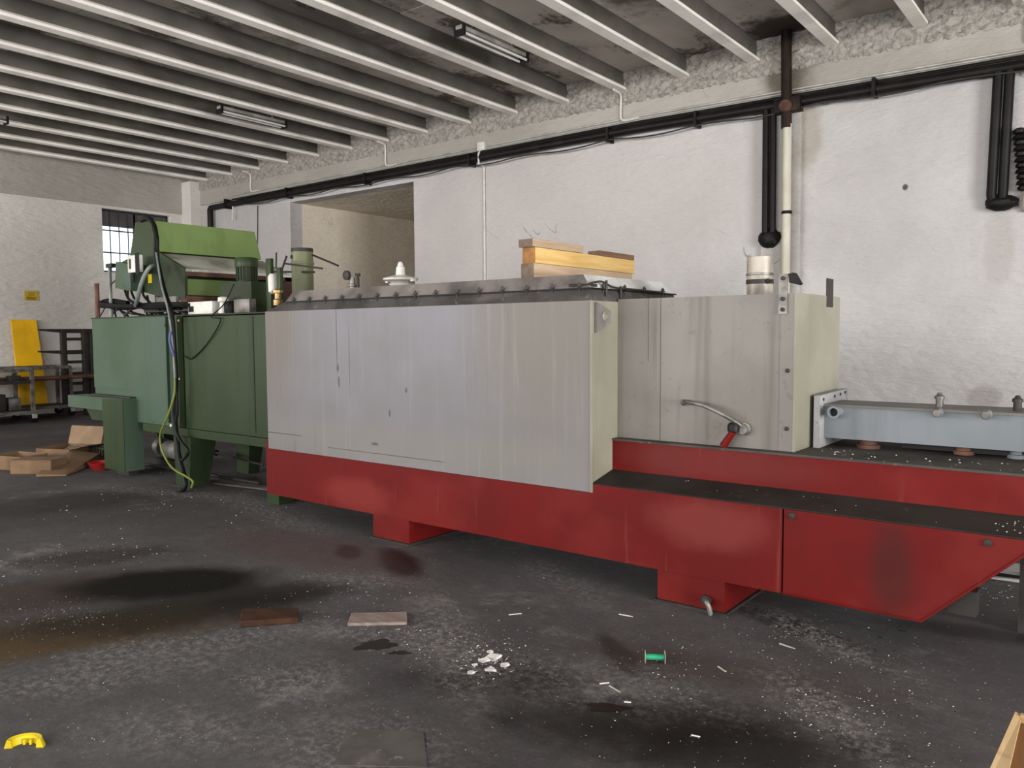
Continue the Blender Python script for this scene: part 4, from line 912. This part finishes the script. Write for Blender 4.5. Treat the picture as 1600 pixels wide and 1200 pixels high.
solo(MB().tube(sm([onZ(1540,903)+Vector((0,0,.03)),onZ(1570,906)+Vector((0,0,.03)),onZ(1620,911)+Vector((0,0,.02))],4), .012, 6), 'floor_cable', BLK, 'black cable lying along the white floor board', 'cable', p)
# spool
a_ = onZ(1008,1036); b_ = onZ(1039,1037); d_ = (b_-a_).normalized()
sp_ = thing('thread_spool', 'green thread spool with clear rims lying on the floor', 'spool', ((a_+b_)/2))
L_ = (b_-a_).length; c_ = (a_+b_)/2+Vector((0,0,.032))
R_ = Matrix.Translation(c_) @ d_.to_track_quat('X','Z').to_matrix().to_4x4()
def lx(prof, mt, nm):
    m_ = MB().lathe((0,0,0), prof, 24, axis='X')
    for v_ in m_.bm.verts: v_.co = R_ @ v_.co
    m_.build(nm, mt, sp_)
lx([(.014,-L_/2+.003),(.0145,-L_/4),(.0145,L_/4),(.014,L_/2-.003)], SPOOLG, 'thread')
for s in (-1,1): lx([(.006,s*(L_/2-.0012)),(.032,s*(L_/2-.0012)),(.032,s*(L_/2)),(.006,s*L_/2)], GALV, 'rim')
# yellow arc guard
p = onZ(38,1168); ya = MB(); n_ = 16; R1,R2 = .075,.045
ang = [math.radians(-5+i*190/n_) for i in range(n_+1)]
for i in range(n_):
    a0,a1 = ang[i],ang[i+1]
    def q(r,a,z): return Vector((r*math.cos(a), r*math.sin(a)*.8, z))
    ya.hull8([q(R2,a0,0),q(R1,a0,0),q(R1,a1,0),q(R2,a1,0)],[q(R2+.004,a0,.028),q(R1-.012,a0,.034),q(R1-.012,a1,.034),q(R2+.004,a1,.028)])
for v_ in ya.bm.verts: v_.co = Matrix.Translation(p) @ Matrix.Rotation(.72,4,'Z') @ v_.co
yg = thing('yellow_arc', 'broken yellow plastic arc lying at the bottom left of the floor', 'plastic', p)
ya.build('arc', YELP, yg)
for s in (-.012,.012):
    m_ = MB().box(s-.004,s+.004,.020,.036,0,.02)
    for v_ in m_.bm.verts: v_.co = Matrix.Translation(p) @ Matrix.Rotation(.72,4,'Z') @ v_.co
    m_.build('tooth', YELP, yg)
# puddles
def puddle(px, py, rx, ry, rot, label):
    c_ = onZ(px,py); pts = []
    for i in range(40):
        a = i*math.pi/20; r = 1+.16*math.sin(3*a+px)+.12*math.sin(5*a+py)+.06*math.sin(11*a)
        x_,y_ = rx*r*math.cos(a), ry*r*math.sin(a)
        pts.append((c_.x+x_*math.cos(rot)-y_*math.sin(rot), c_.y+x_*math.sin(rot)+y_*math.cos(rot)))
    solo(MB().prism(pts, .0, .0015, 'Z'), 'oil_puddle', PUD, label, 'puddle', c_)
puddle(588,1008,.10,.065,.9,'black oil puddle in front of the greyish pink board')
puddle(625,1020,.05,.025,.6,'small black oil puddle right of the larger one by the pink board')
puddle(950,1106,.09,.04,.5,'dark oil puddle right of the plaster rubble')
# rubble pile: bigger plaster lumps as things
def chip(c_, s, flat=.4):
    b = bmesh.new(); bmesh.ops.create_icosphere(b, subdivisions=1, radius=1)
    rz = random.uniform(0,6.28)
    for v in b.verts:
        v.co *= random.uniform(.7,1.1); v.co.x *= s*random.uniform(.9,1.1); v.co.y *= s*.7; v.co.z = (v.co.z+1)*.5*s*flat
        v.co = Matrix.Rotation(rz,3,'Z') @ v.co + Vector(c_)
    return b
def shard(px, py, s, h, nm, label, tilt=.2, n=5, ax=1.5):
    c_ = onZ(px,py); r0 = random.uniform(0,6)
    pts = [(math.cos(r0+i*6.283/n+random.uniform(-.25,.25))*s*ax, math.sin(r0+i*6.283/n)*s) for i in range(n)]
    m_ = MB().prism(pts, 0, h, 'Z'); M2 = Matrix.Translation(c_+Vector((0,0,abs(math.sin(tilt))*s))) @ Matrix.Rotation(tilt,4,'X') @ Matrix.Rotation(.5,4,'Z')
    for v_ in m_.bm.verts: v_.co = M2 @ v_.co
    solo(m_, nm, PLASTER, label, 'rubble', c_)
shard(771,1031,.030,.012,'plaster_slab','largest pale flat plaster slab on the rubble patch',.25,4)
shard(768,1048,.024,.010,'plaster_shard','bright white triangular plaster shard at the front of the rubble patch',.1,3)
shard(757,1034,.018,.008,'plaster_shard','narrow white plaster shard left of the largest slab',.3,4,1.9)
shard(742,1041,.011,.008,'plaster_shard','small white plaster shard at the left of the rubble patch',.3,3)
shard(766,1020,.012,.008,'plaster_shard','grey plaster shard behind the largest slab',.2,4)
shard(736,1052,.014,.008,'plaster_shard','dull grey plaster piece at the front left of the rubble patch',.05,5)
shard(789,1041,.016,.008,'plaster_shard','grey plaster piece right of the largest slab',.2,5)
for a_, b_, w_, lb in (((937,1069),(952,1067),.006,'short pale wood splinter on the floor below the spool, flatter one'),((952,1072),(969,1082),.006,'pale wood splinter slanting on the floor below the spool'),((1218,1006),(1242,1014),.009,'pale wood sliver on the floor in front of the right foot'),((1122,1042),(1134,1050),.008,'pale sliver on the floor right of the spool'),((1080,1149),(1094,1152),.006,'pale sliver near the bottom edge of the photo'),((795,961),(815,959),.007,'white splinter pair piece between the two red feet'),((967,960),(989,964),.006,'white flakes in front of the right red foot'),((975,1097),(986,1098),.006,'white flake beside the dark oil puddle')):
    p = onZ(*a_); q = onZ(*b_); d_ = (q-p).normalized(); n_ = Vector((-d_.y,d_.x,0))*w_/2
    m_ = MB().hull8([p-n_,q-n_*.6,q+n_*.6,p+n_],[v_+Vector((0,0,.004)) for v_ in (p-n_,q-n_*.6,q+n_*.6,p+n_)])
    solo(m_, 'splinter', PLASTER, lb, 'splinter', p)
# loose crumbs
def crumbs(name, mt, label, clusters, seed):
    random.seed(seed); vs, fs = [], []
    for (px,py,rx,ry,n_,s0,s1) in clusters:
        for i in range(n_):
            x_ = random.gauss(px,rx); y_ = random.gauss(py,ry)
            if not (-60 < x_ < 1660 and 640 < y_ < 1260): continue
            c_ = onZ(x_,y_)
            if c_.length > 12: continue
            inside = (-6.1 < c_.x < -.3 and 4.3 < c_.y < 5.4)
            if inside and random.random() < .8: continue
            s = random.uniform(s0,s1)*random.uniform(.8,1.35)
            a = random.uniform(0,6.28); e = random.uniform(.35,1); h_ = s*random.uniform(.2,.6)
            b_ = len(vs)
            for k in range(4):
                r_ = s*random.uniform(.6,1.1); t_ = a+k*1.571
                vs.append((c_.x+r_*math.cos(t_)*(1 if k%2 else e), c_.y+r_*math.sin(t_)*(1 if k%2 else e), 0.0005))
            vs.append((c_.x+random.uniform(-.3,.3)*s, c_.y+random.uniform(-.3,.3)*s, h_))
            fs += [(b_,b_+1,b_+4),(b_+1,b_+2,b_+4),(b_+2,b_+3,b_+4),(b_+3,b_,b_+4)]
    me = bpy.data.meshes.new(name); me.from_pydata(vs,[],fs); me.materials.append(mt)
    o = bpy.data.objects.new(name, me); S.collection.objects.link(o); o['kind'] = 'stuff'
    tag(o, label, 'debris')
crumbs('pale_crumbs', PLASTER, 'pale plaster crumbs and flakes scattered over the dark floor', [
    (765,1035,26,14,110,.002,.008),(690,1000,60,16,170,.0015,.006),(800,1020,40,20,70,.0015,.005),(1050,1050,60,30,70,.002,.006),(570,955,60,16,50,.002,.005),(540,930,40,20,60,.002,.007),
    (1260,985,70,14,160,.0015,.005),(1360,1020,60,30,80,.0015,.005),(1290,1105,50,20,90,.0015,.006),(1400,1110,80,40,110,.0015,.005),(1530,930,50,18,90,.003,.009),
    (60,960,60,18,80,.002,.005),(110,965,60,14,120,.0015,.005),(45,880,60,12,60,.003,.008),(180,860,40,12,40,.003,.009),(300,770,110,18,90,.004,.011),(430,795,50,16,50,.003,.010),
    (400,1040,250,90,260,.001,.0045),(900,1110,300,80,260,.001,.004),(1300,1100,250,90,220,.001,.004),(700,900,260,60,100,.0015,.005),(200,1120,160,50,120,.001,.004),(300,820,250,40,70,.002,.007),(590,1165,50,20,60,.001,.005)], 5)
crumbs('dark_crumbs', BLACKP, 'dark crumbs and rust scale scattered over the floor', [
    (1240,960,60,12,260,.002,.006),(1390,990,30,20,26,.004,.012),(1410,985,14,3,12,.006,.014),(300,1000,150,40,200,.0015,.006),(150,870,60,14,90,.003,.009),(900,1060,350,90,220,.001,.005),(1330,1100,200,80,160,.001,.005),(780,1040,40,16,60,.001,.005)], 6)
crumbs('bench_crumbs', PLASTER, 'pale crumbs', [], 8)
bpy.data.objects.remove(bpy.data.objects['bench_crumbs'])
random.seed(11); vs, fs = [], []
for i in range(90):
    if i < 60: x_,y_,z_ = random.uniform(-1.45,.2), random.uniform(4.49,4.82), .918
    elif i < 75: x_,y_,z_ = random.uniform(-.5,-.38), random.uniform(4.28,4.45), None
    else: x_,y_,z_ = random.uniform(-2.6,-.3), random.uniform(4.28,4.46), None
    if z_ is None: z_ = .662+(y_-4.24)/.245*.053+.0005
    s = random.uniform(.002,.008 if i < 70 else .005); b_ = len(vs); a = random.uniform(0,6)
    for k in range(4): vs.append((x_+s*math.cos(a+k*1.571), y_+s*.6*math.sin(a+k*1.571), z_))
    vs.append((x_,y_,z_+s*.6)); fs += [(b_+k,b_+(k+1)%4,b_+4) for k in range(4)]
me = bpy.data.meshes.new('bench_crumbs'); me.from_pydata(vs,[],fs); me.materials.append(PLASTER)
o = bpy.data.objects.new('bench_crumbs', me); S.collection.objects.link(o); o['kind'] = 'stuff'; tag(o, 'pale crumbs lying on the red bed top and its sloping ledge', 'debris')

# ================================================================== CRATE, bottom right
cr = thing('wooden_crate', 'pale plywood crate cut off by the bottom right corner', 'crate', (0,2.1,0))
a_ = onZ(1540,1200,.62); b_ = onZ(1588,1112,.62)
x0_ = b_.x
MB().hull8([(a_.x-.02,1.6,0),(a_.x+.02,1.6,0),(x0_+.02,b_.y,0),(x0_-.01,b_.y,0)],[(a_.x-.008,1.6,.62),(a_.x+.05,1.6,.615),(x0_+.012,b_.y,.615),(x0_-.002,b_.y,.62)]).build('side_board', WCR, cr)
MB().box(x0_+.012,x0_+.5,1.6,b_.y,.58,.60).build('lid_board', WCB, cr)
MB().box(x0_+.01,x0_+.5,b_.y-.015,b_.y,0,.62).build('end_board', WCR, cr)
MB().box(x0_+.5,x0_+.52,1.6,b_.y,0,.62).build('side_board', WCR, cr)
